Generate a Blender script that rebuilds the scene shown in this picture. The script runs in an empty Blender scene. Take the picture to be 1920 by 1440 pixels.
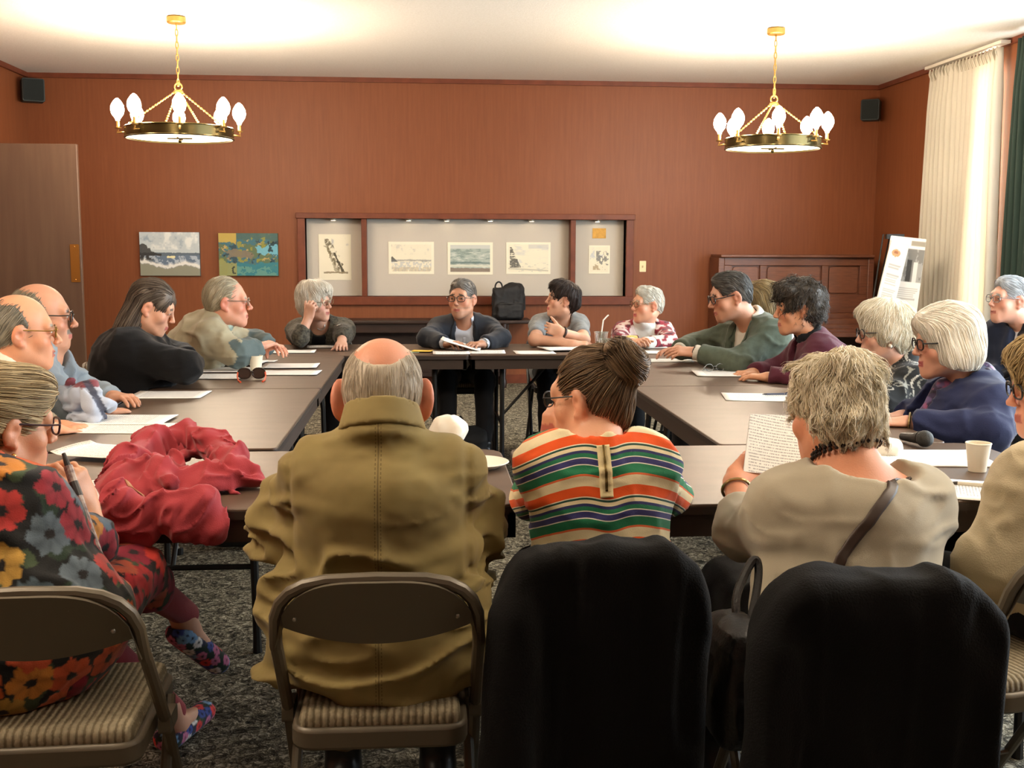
import bpy, math, random, os
import numpy as np
from mathutils import Vector, Matrix

SC = bpy.context.scene
COL = SC.collection
RES = 1.0                      # global multiplier of the meshing step
rng = np.random.default_rng(7)
random.seed(7)

# ------------------------------------------------------------------ tagging
def tag(o, label=None, cat=None, group=None, kind=None):
    if label: o['label'] = label
    if cat: o['category'] = cat
    if group: o['group'] = group
    if kind: o['kind'] = kind
    return o

def empty(name, loc=(0, 0, 0), rz=0.0):
    o = bpy.data.objects.new(name, None)
    COL.objects.link(o)
    o.location = loc
    o.rotation_euler = (0, 0, rz)
    o.empty_display_size = 0.05
    return o

def lin(c):
    """sRGB 0-255 triple or hex -> linear rgb"""
    if isinstance(c, str):
        c = [int(c[i:i + 2], 16) for i in (0, 2, 4)]
    c = np.asarray(c, float) / 255.0
    return np.where(c <= 0.04045, c / 12.92, ((c + 0.055) / 1.055) ** 2.4)

# ------------------------------------------------------------------ materials
MATS = {}
def nodes_of(m):
    m.use_nodes = True
    nt = m.node_tree
    return nt, nt.nodes, nt.links, nt.nodes['Principled BSDF']

def pbsdf(name, col, rough=0.6, metal=0.0, bump=None, noise=None, sheen=0.0, attr=None, spec=0.5, trans=0.0, emit=None):
    """bump=(scale,strength[,stretch]); noise=(scale, col2, stretch) mixes a second colour; attr=colour attribute multiplies"""
    if name in MATS: return MATS[name]
    m = bpy.data.materials.new(name); MATS[name] = m
    nt, N, L, P = nodes_of(m)
    c = tuple(lin(col)) + (1,)
    P.inputs['Base Color'].default_value = c
    P.inputs['Roughness'].default_value = rough
    P.inputs['Metallic'].default_value = metal
    P.inputs['Specular IOR Level'].default_value = spec
    if sheen: 
        P.inputs['Sheen Weight'].default_value = sheen
        P.inputs['Sheen Roughness'].default_value = 0.4
    if trans: P.inputs['Transmission Weight'].default_value = trans
    src = None
    tc = N.new('ShaderNodeTexCoord')
    if noise:
        mp = N.new('ShaderNodeMapping'); L.new(tc.outputs['Object'], mp.inputs['Vector'])
        st = noise[2] if len(noise) > 2 else (1, 1, 1)
        mp.inputs['Scale'].default_value = st
        nz = N.new('ShaderNodeTexNoise'); nz.inputs['Scale'].default_value = noise[0]; nz.inputs['Detail'].default_value = 5
        L.new(mp.outputs['Vector'], nz.inputs['Vector'])
        rp = N.new('ShaderNodeValToRGB')
        rp.color_ramp.elements[0].position = 0.35; rp.color_ramp.elements[1].position = 0.68
        rp.color_ramp.elements[0].color = c
        rp.color_ramp.elements[1].color = tuple(lin(noise[1])) + (1,)
        L.new(nz.outputs['Fac'], rp.inputs['Fac'])
        src = rp.outputs['Color']
    if attr:
        a = N.new('ShaderNodeAttribute'); a.attribute_name = attr
        if src is None:
            src = a.outputs['Color']
        else:
            mx = N.new('ShaderNodeMix'); mx.data_type = 'RGBA'; mx.blend_type = 'MULTIPLY'
            mx.inputs[0].default_value = 1.0
            L.new(src, mx.inputs[6]); L.new(a.outputs['Color'], mx.inputs[7])
            src = mx.outputs[2]
    if src is not None: L.new(src, P.inputs['Base Color'])
    if bump:
        mp = N.new('ShaderNodeMapping'); L.new(tc.outputs['Object'], mp.inputs['Vector'])
        if len(bump) > 2: mp.inputs['Scale'].default_value = bump[2]
        nz = N.new('ShaderNodeTexNoise'); nz.inputs['Scale'].default_value = bump[0]; nz.inputs['Detail'].default_value = 4
        L.new(mp.outputs['Vector'], nz.inputs['Vector'])
        b = N.new('ShaderNodeBump'); b.inputs['Strength'].default_value = bump[1]; b.inputs['Distance'].default_value = 0.01
        L.new(nz.outputs['Fac'], b.inputs['Height']); L.new(b.outputs['Normal'], P.inputs['Normal'])
    if emit:
        P.inputs['Emission Color'].default_value = tuple(lin(emit[0])) + (1,)
        P.inputs['Emission Strength'].default_value = emit[1]
    return m

def ramp(N, stops, interp='LINEAR'):
    r = N.new('ShaderNodeValToRGB'); cr = r.color_ramp; cr.interpolation = interp
    while len(cr.elements) < len(stops): cr.elements.new(0.5)
    for e, (p, c) in zip(cr.elements, stops):
        e.position = p; e.color = tuple(lin(c)) + (1,)
    return r

# ------------------------------------------------------------------ mesh builder (hard surface)
class MB:
    def __init__(s): s.v = []; s.f = []; s.mi = []
    def add(s, v, f, mi=0):
        b = len(s.v); s.v.extend([tuple(map(float, p)) for p in v]); s.f.extend([tuple(b + i for i in q) for q in f]); s.mi.extend([mi] * len(f)); return s
    def box(s, lo, hi, mi=0, R=None, c=None):
        x0, y0, z0 = lo; x1, y1, z1 = hi
        v = [(x0,y0,z0),(x1,y0,z0),(x1,y1,z0),(x0,y1,z0),(x0,y0,z1),(x1,y0,z1),(x1,y1,z1),(x0,y1,z1)]
        if R is not None: v = [tuple(np.asarray(c) + np.asarray(R) @ (np.asarray(p) - np.asarray(c))) for p in v]
        return s.add(v, [(0,3,2,1),(4,5,6,7),(0,1,5,4),(1,2,6,5),(2,3,7,6),(3,0,4,7)], mi)
    def rbox(s, lo, hi, r, mi=0, n=4, axis=2):
        """box with rounded corners in the plane normal to axis"""
        lo = np.array(lo, float); hi = np.array(hi, float)
        ax = [i for i in range(3) if i != axis]
        u0, v0 = lo[ax]; u1, v1 = hi[ax]
        pts = []
        for (cu, cv, a0) in ((u1-r, v1-r, 0), (u0+r, v1-r, 90), (u0+r, v0+r, 180), (u1-r, v0+r, 270)):
            for k in range(n + 1):
                a = math.radians(a0 + 90 * k / n); pts.append((cu + r*math.cos(a), cv + r*math.sin(a)))
        return s.prism(pts, lo[axis], hi[axis], axis, mi)
    def prism(s, pts, a0, a1, axis=2, mi=0, flip=False):
        n = len(pts); v = []
        for a in (a0, a1):
            for (p, q) in pts:
                t = [p, q]; t.insert(axis, a); v.append(t)
        f = [(i, (i+1) % n, n + (i+1) % n, n + i) for i in range(n)]
        f += [tuple(range(n - 1, -1, -1)), tuple(range(n, 2*n))]
        if axis == 1: f = [tuple(reversed(q)) for q in f]
        return s.add(v, f, mi)
    def tube(s, pts, r, n=8, mi=0, closed=False, cap=True):
        pts = [np.asarray(p, float) for p in pts]; m = len(pts)
        rs = r if hasattr(r, '__len__') else [r] * m
        t = []
        for i in range(m):
            if closed: d = pts[(i+1) % m] - pts[i-1]
            else: d = pts[min(i+1, m-1)] - pts[max(i-1, 0)]
            t.append(d / (np.linalg.norm(d) + 1e-12))
        up = np.array([0, 0, 1.0]) if abs(t[0][2]) < 0.9 else np.array([1.0, 0, 0])
        a = np.cross(t[0], up); a /= np.linalg.norm(a)
        v = []
        for i in range(m):
            a = a - t[i] * (a @ t[i]); a /= np.linalg.norm(a) + 1e-12
            b = np.cross(t[i], a)
            for k in range(n):
                th = 2*math.pi*k/n; v.append(pts[i] + rs[i]*(math.cos(th)*a + math.sin(th)*b))
        f = []
        for i in range(m if closed else m - 1):
            j = (i + 1) % m
            for k in range(n): f.append((i*n+k, i*n+(k+1) % n, j*n+(k+1) % n, j*n+k))
        if cap and not closed: f += [tuple(range(n-1, -1, -1)), tuple(range((m-1)*n, m*n))]
        return s.add(v, f, mi)
    def lathe(s, prof, c=(0, 0, 0), n=24, mi=0, cap=True):
        v = []; f = []; m = len(prof)
        for (r, z) in prof:
            for k in range(n):
                th = 2*math.pi*k/n; v.append((c[0]+r*math.cos(th), c[1]+r*math.sin(th), c[2]+z))
        for i in range(m-1):
            for k in range(n): f.append((i*n+k, i*n+(k+1) % n, (i+1)*n+(k+1) % n, (i+1)*n+k))
        if cap: f += [tuple(range(n-1, -1, -1)), tuple(range((m-1)*n, m*n))]
        return s.add(v, f, mi)
    def sphere(s, c, r, n=14, m=9, sc=(1, 1, 1), mi=0):
        prof = []
        v = [(c[0], c[1], c[2]-r*sc[2])]; f = []
        for i in range(1, m):
            ph = -math.pi/2 + math.pi*i/m
            for k in range(n):
                th = 2*math.pi*k/n
                v.append((c[0]+r*sc[0]*math.cos(ph)*math.cos(th), c[1]+r*sc[1]*math.cos(ph)*math.sin(th), c[2]+r*sc[2]*math.sin(ph)))
        v.append((c[0], c[1], c[2]+r*sc[2])); L = len(v)-1
        for k in range(n):
            f.append((0, 1+(k+1) % n, 1+k)); f.append((L, 1+(m-2)*n+k, 1+(m-2)*n+(k+1) % n))
        for i in range(m-2):
            for k in range(n):
                a = 1+i*n; f.append((a+k, a+(k+1) % n, a+n+(k+1) % n, a+n+k))
        return s.add(v, f, mi)
    def xf(s, M=None, loc=None, rz=None):
        M = np.eye(3) if M is None else np.asarray(M)
        if rz is not None:
            c, q = math.cos(rz), math.sin(rz); M = np.array([[c, -q, 0], [q, c, 0], [0, 0, 1]]) @ M
        l = np.zeros(3) if loc is None else np.asarray(loc, float)
        s.v = [tuple(M @ np.asarray(p) + l) for p in s.v]; return s
    def build(s, name, mats, parent=None, smooth=True, bevel=0.0, ang=35, seg=2):
        me = bpy.data.meshes.new(name); me.from_pydata(s.v, [], s.f)
        for m in (mats if isinstance(mats, (list, tuple)) else [mats]): me.materials.append(m)
        if any(s.mi): me.polygons.foreach_set('material_index', s.mi)
        me.update()
        o = bpy.data.objects.new(name, me); COL.objects.link(o)
        if parent is not None: o.parent = parent
        if smooth:
            me.polygons.foreach_set('use_smooth', [True] * len(me.polygons))
            me.set_sharp_from_angle(angle=math.radians(ang))
        if bevel:
            b = o.modifiers.new('bevel', 'BEVEL'); b.width = bevel; b.segments = seg; b.limit_method = 'ANGLE'; b.angle_limit = math.radians(40)
        return o

def copy_tree(o, parent=None):
    c = o.copy(); COL.objects.link(c)
    if parent is not None: c.parent = parent
    for ch in list(o.children): copy_tree(ch, c)
    return c

# ------------------------------------------------------------------ implicit surfaces
def vnoise(P, s, seed=0):
    """smooth value noise in -1..1"""
    Q = P * s + seed * 17.13
    I = np.floor(Q).astype(np.int64); F = Q - I; F = F*F*(3 - 2*F)
    def h(i, j, k):
        n = (i*73856093) ^ (j*19349663) ^ (k*83492791) ^ (seed*2654435)
        n = (n ^ (n >> 13)) * 1274126177 & 0x7fffffff
        n = (n ^ (n >> 16)) * 668265263 & 0x7fffffff
        return (n % 65536) / 32768.0 - 1.0
    i, j, k = I[..., 0], I[..., 1], I[..., 2]; fx, fy, fz = F[..., 0], F[..., 1], F[..., 2]
    def L(a, b, t): return a + (b - a)*t
    return L(L(L(h(i,j,k), h(i+1,j,k), fx), L(h(i,j+1,k), h(i+1,j+1,k), fx), fy),
             L(L(h(i,j,k+1), h(i+1,j,k+1), fx), L(h(i,j+1,k+1), h(i+1,j+1,k+1), fx), fy), fz)

def vlen(A): return np.sqrt(np.einsum('...i,...i->...', A, A))

TABLES = []          # table tops that cloth and arms rest on
SEAT = [None]        # seat under the figure being built
class Field:
    def __init__(s): s.p = []; s.post = []; s.bb = []
    def _a(s, fn, k, op, lo=None, hi=None):
        s.p.append((fn, k, op))
        if op == 'u' and lo is not None: s.bb.append((np.asarray(lo)-k*0.5, np.asarray(hi)+k*0.5))
        return s
    def ell(s, c, r, R=None, k=0.02, op='u'):
        c = np.asarray(c, float); r = np.asarray(r, float); Rt = None if R is None else np.asarray(R, float)
        def fn(P):
            Q = P - c
            if Rt is not None: Q = Q @ Rt
            A = Q / r; k0 = vlen(A); k1 = vlen(A / r)
            return np.where(k1 < 1e-6, -r.min(), k0*(k0 - 1.0)/(k1 + 1e-9))
        m = r.max(); return s._a(fn, k, op, c - m, c + m)
    def sph(s, c, r, k=0.02, op='u'):
        c = np.asarray(c, float)
        return s._a(lambda P: vlen(P - c) - r, k, op, c - r, c + r)
    def cap(s, a, b, ra, rb=None, k=0.02, op='u', flat=None):
        """round cone; flat=(axis_vec, factor) squashes along axis"""
        a = np.asarray(a, float); b = np.asarray(b, float); rb = ra if rb is None else rb
        ba = b - a; L2 = float(ba @ ba) + 1e-12
        fx = None
        if flat is not None: fx = np.asarray(flat[0], float); fx = fx/np.linalg.norm(fx); ff = flat[1]
        def fn(P):
            Q = P - a; h = np.clip((Q @ ba)/L2, 0, 1); D = Q - h[..., None]*ba
            if fx is not None: D = D + (D @ fx)[..., None]*fx*(1.0/ff - 1.0)
            d = vlen(D) - (ra + (rb - ra)*h)
            return d*(min(1.0, ff) if fx is not None else 1.0)
        m = max(ra, rb); return s._a(fn, k, op, np.minimum(a, b) - m, np.maximum(a, b) + m)
    def cyl(s, a, b, ra, rb=None, k=0.01, op='u', rnd=.006):
        """cone with flat ends"""
        a = np.asarray(a, float); b = np.asarray(b, float); rb = ra if rb is None else rb
        L = np.linalg.norm(b - a); u = (b - a)/L
        def fn(P):
            Q = P - a; t = Q @ u; rad = vlen(Q - t[..., None]*u)
            dr = rad - (ra + (rb - ra)*np.clip(t/L, 0, 1)) + rnd; da = np.abs(t - L/2) - L/2 + rnd
            return np.minimum(np.maximum(dr, da), 0) + np.sqrt(np.maximum(dr, 0)**2 + np.maximum(da, 0)**2) - rnd
        m = max(ra, rb); return s._a(fn, k, op, np.minimum(a, b) - m, np.maximum(a, b) + m)
    def chain(s, pts, rs, k=0.02, op='u'):
        for i in range(len(pts)-1): s.cap(pts[i], pts[i+1], rs[i], rs[i+1], k, op)
        return s
    def box(s, c, h, r=0.01, R=None, k=0.01, op='u'):
        c = np.asarray(c, float); h = np.asarray(h, float) - r; Rt = None if R is None else np.asarray(R, float)
        def fn(P):
            Q = P - c
            if Rt is not None: Q = Q @ Rt
            q = np.abs(Q) - h
            return vlen(np.maximum(q, 0)) + np.minimum(q.max(-1), 0) - r
        m = np.linalg.norm(h) + r; return s._a(fn, k, op, c - m, c + m)
    def plane(s, p, n, k=0.005, op='i'):
        """keeps the side the normal points away from"""
        p = np.asarray(p, float); n = np.asarray(n, float); n = n/np.linalg.norm(n)
        return s._a(lambda P: (P - p) @ n, k, op)
    def fn(s, f, k=0.0, op='u', lo=None, hi=None): return s._a(f, k, op, lo, hi)
    def disp(s, f): s.post.append(f); return s
    @staticmethod
    def comb(D, d, k, op):
        if op == 's': d = -d
        if op == 'u':
            if k <= 0: return np.minimum(D, d)
            h = np.maximum(k - np.abs(D - d), 0)/k; return np.minimum(D, d) - h*h*k*0.25
        if k <= 0: return np.maximum(D, d)
        h = np.maximum(k - np.abs(D - d), 0)/k; return np.maximum(D, d) + h*h*k*0.25
    def __call__(s, P):
        D = np.full(P.shape[:-1], 1e3)
        for fn, k, op in s.p: D = s.comb(D, fn(P), k, op)
        for f in s.post: D = D + f(P, D)
        return D
    def mesh(s, res, maxdisp=0.012):
        res = res*RES
        blo = np.min([b[0] for b in s.bb], 0); bhi = np.max([b[1] for b in s.bb], 0)
        for (x0, x1, y0, y1) in TABLES:
            if blo[0] < x1 and bhi[0] > x0 and blo[1] < y1 and bhi[1] > y0 and blo[2] < .745 < bhi[2]:
                s.box(((x0+x1)/2, (y0+y1)/2, .698), ((x1-x0)/2+.004, (y1-y0)/2+.004, .0445), .004, None, .004, 's')
        if SEAT[0] is not None and blo[2] < .47:
            s.box(SEAT[0][0], (.20, .215, .20), .01, SEAT[0][1], .012, 's')
        lo = np.min([b[0] for b in s.bb], 0) - res*3 - maxdisp; hi = np.max([b[1] for b in s.bb], 0) + res*3 + maxdisp
        B = 8; bs = B*res; Rb = bs*math.sqrt(3)/2
        nb = np.ceil((hi - lo)/bs).astype(int)
        g = np.stack(np.meshgrid(*[np.arange(n) for n in nb], indexing='ij'), -1).reshape(-1, 3)
        C = lo + (g + 0.5)*bs
        D = np.full(len(C), 1e3); prim = []
        for fn, k, op in s.p:
            d = fn(C); prim.append(d); D = s.comb(D, d, k, op)
        keep = np.abs(D) < Rb*1.25 + maxdisp + 0.01
        g = g[keep]; prim = [d[keep] for d in prim]; n = len(g)
        li = np.arange(B+1)
        lg = np.stack(np.meshgrid(li, li, li, indexing='ij'), -1).reshape(-1, 3)
        P = lo + (g[:, None, :]*B + lg[None])*res
        V = np.full((n, len(lg)), 1e3)
        for (fn, k, op), d in zip(s.p, prim):
            sl = Rb*1.3 + k + maxdisp
            if op == 'i': m = d > -sl
            else: m = d < sl
            if not m.any(): continue
            V[m] = s.comb(V[m], fn(P[m]), k, op)
        for f in s.post: V = V + f(P, V)
        V = V.reshape(n, B+1, B+1, B+1)
        # dual vertices
        cs = [(a, b, c) for a in (0, 1) for b in (0, 1) for c in (0, 1)]
        corner = np.stack([V[:, a:a+B, b:b+B, c:c+B] for a, b, c in cs], -1)
        neg = corner < 0
        act = neg.any(-1) & ~neg.all(-1)
        bi, ci, cj, ck = np.nonzero(act)
        cv = corner[bi, ci, cj, ck]
        cell = g[bi]*B + np.stack([ci, cj, ck], -1)
        dim = nb*B + 2
        cid = (cell[:, 0]*dim[1] + cell[:, 1])*dim[2] + cell[:, 2]
        acc = np.zeros((len(cv), 3)); cnt = np.zeros(len(cv))
        csA = np.array(cs, float)
        for i in range(8):
            for j in range(i+1, 8):
                if sum(abs(csA[i]-csA[j])) != 1: continue
                a, b = cv[:, i], cv[:, j]; m = (a < 0) != (b < 0)
                t = a[m]/(a[m]-b[m])
                acc[m] += csA[i] + t[:, None]*(csA[j]-csA[i]); cnt[m] += 1
        vert = lo + (cell + acc/cnt[:, None])*res
        order = np.argsort(cid); cid_s = cid[order]
        def look(c):
            q = (c[:, 0]*dim[1] + c[:, 1])*dim[2] + c[:, 2]
            p = np.clip(np.searchsorted(cid_s, q), 0, len(cid_s)-1)
            ok = cid_s[p] == q
            return np.where(ok, order[p], -1)
        quads = []
        for ax in range(3):
            e = np.zeros(3, int); e[ax] = 1
            A = V[:, :B, :B, :B]
            Bv = V[:, e[0]:B+e[0], e[1]:B+e[1], e[2]:B+e[2]]
            m = (A < 0) != (Bv < 0)
            bi, i, j, k = np.nonzero(m)
            if not len(bi): continue
            c = g[bi]*B + np.stack([i, j, k], -1)
            u = np.zeros(3, int); w = np.zeros(3, int); u[(ax+1) % 3] = 1; w[(ax+2) % 3] = 1
            q = np.stack([look(c-u-w), look(c-w), look(c), look(c-u)], -1)
            flip = ~(A[bi, i, j, k] < 0)
            q[flip] = q[flip][:, ::-1]
            quads.append(q[(q >= 0).all(-1)])
        return vert, np.concatenate(quads) if quads else np.zeros((0, 4), int)
    def grad(s, P, e=0.002):
        G = np.zeros_like(P)
        for i in range(3):
            d = np.zeros(3); d[i] = e
            G[..., i] = s(P + d) - s(P - d)
        return G/(vlen(G)[..., None] + 1e-9)

def np_mesh(name, V, Q, mat, parent=None, color=None, extra=None, smooth=True, origin=None):
    """origin: world point used as object origin (vertices given in world space)"""
    me = bpy.data.meshes.new(name)
    V = np.asarray(V, float); 
    if origin is not None: V = V - np.asarray(origin, float)
    nq = len(Q); w = Q.shape[1]
    me.vertices.add(len(V)); me.vertices.foreach_set('co', V.astype(np.float32).ravel())
    me.loops.add(nq*w); me.loops.foreach_set('vertex_index', Q.astype(np.int32).ravel())
    me.polygons.add(nq); me.polygons.foreach_set('loop_start', np.arange(nq, dtype=np.int32)*w)
    for m in (mat if isinstance(mat, (list, tuple)) else [mat]): me.materials.append(m)
    me.update(calc_edges=True)
    if smooth: me.polygons.foreach_set('use_smooth', np.ones(nq, bool))
    if color is not None:
        a = me.color_attributes.new('Col', 'FLOAT_COLOR', 'POINT')
        c = np.ones((len(V), 4), np.float32); c[:, :3] = color; a.data.foreach_set('color', c.ravel())
    for nm, arr in (extra or {}).items():
        a = me.attributes.new(nm, 'FLOAT_VECTOR', 'POINT'); a.data.foreach_set('vector', np.asarray(arr, np.float32).ravel())
    o = bpy.data.objects.new(name, me); COL.objects.link(o)
    if parent is not None: o.parent = parent
    return o

def unit(v): v = np.asarray(v, float); return v/(np.linalg.norm(v) + 1e-12)
def frame(fwd, up=(0, 0, 1)):
    """columns: right(x), forward(y), up(z)"""
    y = unit(fwd); x = unit(np.cross(y, np.asarray(up, float))); z = np.cross(x, y)
    return np.stack([x, y, z], 1)
def rotm(axis, deg):
    return np.array(Matrix.Rotation(math.radians(deg), 3, axis))
# ------------------------------------------------------------------ camera (also used to measure the room)
CAM_POS = np.array([0.0, 0.0, 1.37]); FPX = 2100.0
def cam_axes(yaw=4.5, pitch=6.92, roll=0.2):
    a, b, c = np.radians([yaw, pitch, roll])
    fw = np.array([math.sin(a)*math.cos(b), math.cos(a)*math.cos(b), -math.sin(b)])
    r = np.array([math.cos(a), -math.sin(a), 0]); u = np.cross(r, fw)
    return math.cos(c)*r + math.sin(c)*u, -math.sin(c)*r + math.cos(c)*u, fw
CR, CU, CF = cam_axes()
def at(px, py, Y):
    """the point of the room seen at that photo pixel, at depth Y"""
    d = CF + CR*(px-960)/FPX - CU*(py-720)/FPX
    return CAM_POS + d*(Y - CAM_POS[1])/d[1]
def on(px, py, Z=0.74):
    """the point of a horizontal plane seen at that photo pixel"""
    d = CF + CR*(px-960)/FPX - CU*(py-720)/FPX
    return CAM_POS + d*(Z - CAM_POS[2])/d[2]

# ------------------------------------------------------------------ people
def skin_mat():
    m = pbsdf('skin', 'ffffff', 0.48, attr='Col', bump=(260, 0.06), spec=0.4)
    P = m.node_tree.nodes['Principled BSDF']
    P.inputs['Subsurface Weight'].default_value = 0.12
    P.inputs['Subsurface Radius'].default_value = (0.012, 0.005, 0.003)
    return m
def hair_mat():
    return pbsdf('hair', 'ffffff', 0.5, attr='Col', spec=0.35)

class Head:
    def __init__(s, H, yaw, pitch=0, tilt=0, sc=1.0):
        s.H = np.asarray(H, float); s.s = sc
        s.R = rotm('Z', -yaw) @ rotm('X', -pitch) @ rotm('Y', tilt)
    def T(s, x, y, z): return s.H + s.R @ (np.array([x, y, z])*s.s)
    def D(s, x, y, z): return s.R @ np.array([x, y, z], float)
    def loc(s, P): return ((P - s.H) @ s.R)/s.s

def add_head(F, h, nose=1.0, jaw=1.0, chin=1.0, cheek=1.0, ear=1.0):
    T, R, s = h.T, h.R, h.s
    E = lambda c, r, k=0.02, op='u', Rx=None: F.ell(T(*c), np.array(r)*s, R if Rx is None else R @ Rx, k*s, op)
    E((0, -.016, .030), (.077, .097, .090))
    E((0, -.050, -.005), (.064, .058, .072), .03)
    E((0, .022, -.045), (.059*jaw, .064, .077), .03)
    for q in (-1, 1):
        F.cap(T(q*.050*jaw, -.002, -.064), T(q*.018, .064, -.101), .018*s, .015*s, .03*s)
        E((q*.041, .055, -.030), (.023*cheek, .022, .023), .025)
        F.sph(T(q*.033, .100, .007), .0165*s, .015*s, 's')
        E((q*.032, .0775, .006), (.0155, .0115, .0112), .004)
        F.cap(T(q*.018, .087, .0165), T(q*.044, .073, .0165), .0045*s, .004*s, .006*s)
    F.sph(T(0, .072, -.103), .018*s*chin, .028*s)
    F.cap(T(-.034, .073, .028), T(.034, .073, .028), .014*s, .014*s, .022*s)
    F.cap(T(0, .087, .016), T(0, .087 + .021*nose, -.026), .0072*s, .0092*s*nose, .014*s)
    F.sph(T(0, .0885 + .0215*nose, -.0275), .0088*s*nose, .008*s)
    for q in (-1, 1): F.sph(T(q*.0105*nose, .087 + .013*nose, -.033), .0068*s*nose, .007*s)
    E((0, .074, -.067), (.031, .020, .026), .02)
    for q in (-1, 1):
        F.cap(T(0, .0955, -.0625), T(q*.021, .085, -.067), .0048*s, .003*s, .005*s)
        F.cap(T(0, .0945, -.0745), T(q*.019, .085, -.069), .0056*s, .003*s, .005*s)
    F.cap(T(-.020, .0945, -.0685), T(.020, .0945, -.0685), .0022*s, .0022*s, .004*s, 's')
    for q in (-1, 1):
        Re = rotm('X', -14) @ rotm('Z', q*(22 + 60*max(0, ear-1.1)))
        E((q*(.080 + .02*max(0, ear-1.1)), -.014, -.006), (.0095*ear, .021*ear, .034*ear), .008, 'u', Re)
        F.sph(T(q*.092, -.008, -.006), .0115*s, .006*s, 's')
        F.sph(T(q*.077, -.004, -.038*ear), .0085*s, .01*s)

def add_hand(F, wrist, fdir, back, side, curl=0.35, thumb=0.4, sc=0.95, spread=1.0):
    """side: +1 right hand, -1 left hand"""
    y = unit(fdir); z = np.asarray(back, float); z = unit(z - y*(z @ y)); x = np.cross(y, z)
    R = np.stack([x, y, z], 1); w = np.asarray(wrist, float)
    T = lambda a, b, c: w + R @ (np.array([a, b, c])*sc)
    t = -side
    F.cap(w, T(0, .03, 0), .024*sc, .026*sc, .02, flat=(z, .72))
    F.box(T(0, .052, 0), np.array([.040, .042, .0135])*sc, .012*sc, R, .012)
    F.ell(T(t*.026, .032, -.010), np.array([.017, .03, .015])*sc, R, .012)
    cs = curl if hasattr(curl, '__len__') else [curl*f for f in (.85, 1, 1.05, 1.1)]
    for i in range(4):
        bx = t*(.0305, .0105, -.0105, -.0300)[i]; by = (.088, .093, .089, .079)[i]
        L = (.072, .081, .075, .059)[i]; r = (.0088, .009, .0086, .0076)[i]*sc
        sp = math.radians(t*(7, 1.5, -4, -10)[i])*spread
        p = np.array([bx, by, 0.0]); ang = 0; pts = [T(*p)]
        for seg, b in zip((.47, .30, .23), (52, 78, 50)):
            ang += math.radians(b)*cs[i]
            d = np.array([math.sin(sp)*math.cos(ang), math.cos(sp)*math.cos(ang), -math.sin(ang)])
            p = p + d*L*seg; pts.append(T(*p))
        F.chain(pts, [r, r*.95, r*.88, r*.76], .004)
        F.sph(pts[0], r*1.15, .006)
    p = np.array([t*.030, .026, -.008]); pts = [T(*p)]
    out = 1.0 - thumb
    for L, a in ((.040, 0), (.033, .35), (.026, .7)):
        d = unit([t*(.75*out + .12) - t*a*.25*thumb, .72 + .2*a, -.30 - .75*thumb*(.4 + a*.6)])
        p = p + d*L; pts.append(T(*p))
    F.chain(pts, [.0135*sc, .0108*sc, .0098*sc, .0082*sc], .006)

class Sk:
    """joints of one seated figure, in room coordinates"""
    def __init__(s, hip, d, neck, head, sw=.17, EL=None, ER=None, WL=None, WR=None, sdrop=.05, SL=None, SR=None):
        s.hip = np.asarray(hip, float); a = math.radians(d); s.d = d
        s.f = np.array([math.sin(a), math.cos(a), 0]); s.r = np.array([math.cos(a), -math.sin(a), 0])
        s.N = np.asarray(neck, float); s.head = head
        s.up = unit(s.N - s.hip)
        s.fw = unit(np.cross(s.up, s.r)); s.R = np.stack([s.r, s.fw, s.up], 1)
        s.S = {1: s.N + s.r*sw - s.up*sdrop if SR is None else np.asarray(SR, float),
               -1: s.N - s.r*sw - s.up*sdrop if SL is None else np.asarray(SL, float)}
        s.E = {1: np.asarray(ER, float), -1: np.asarray(EL, float)}
        s.W = {1: np.asarray(WR, float), -1: np.asarray(WL, float)}
        s.sw = sw
        sc = s.hip + s.f*.03; sc[2] = .277
        SEAT[0] = (sc, np.stack([s.r, s.f, [0, 0, 1]], 1))
        s.knee = {}; s.ank = {}
        for q in (1, -1):
            k = s.hip + s.f*.42 + s.r*q*.12; k[2] = .53; s.knee[q] = k
            a = k + s.f*.04; a[2] = .10; s.ank[q] = a
    def pt(s, t, x=0, y=0): return s.hip + (s.N - s.hip)*t + s.r*x + s.fw*y

def add_torso(F, k, g=0.0, cw=.165, cd=.115, ww=.15, wd=.12, hw=.18, hd=.14, back=.0, k_=.07):
    L = np.linalg.norm(k.N - k.hip)
    F.ell(k.pt(.70, 0, -.01+back), (cw+g, cd+g, L*.36+g), k.R, k_)
    F.ell(k.pt(.34, 0, .01), (ww+g, wd+g, L*.38+g), k.R, k_)
    F.ell(k.pt(.03, 0, .0), (hw+g, hd+g, .15+g), k.R, k_)
    for q in (1, -1):
        F.cap(k.N - k.up*.045 - k.fw*.01, k.S[q], .055+g, .056+g, .05)
        F.cap(k.N + k.up*.015 - k.fw*.01, k.S[q]*.75 + k.N*.25 - k.up*.0, .038+g, .04+g, .05)

def add_arm(F, k, q, r=(.056, .046, .040, .029), k_=.03, stop=1.0):
    S, E, W = k.S[q], k.E[q], k.W[q]
    F.cap(S, E, r[0], r[1], k_); F.cap(E, E + (W - E)*stop, r[2], r[3], k_)

def ring(F, c, axis, R, r, k=.01, flat=1.0, op='u', sx=None):
    """torus about an axis; flat>1 stretches it along the axis"""
    c = np.asarray(c, float); a = unit(axis)
    def fn(P):
        Q = P - c; h = Q @ a; rad = vlen(Q - h[..., None]*a)
        return np.sqrt((rad - R)**2 + (h/flat)**2) - r
    m = R + r*max(1, flat)
    F.fn(fn, k, op, c - m, c + m)

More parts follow.
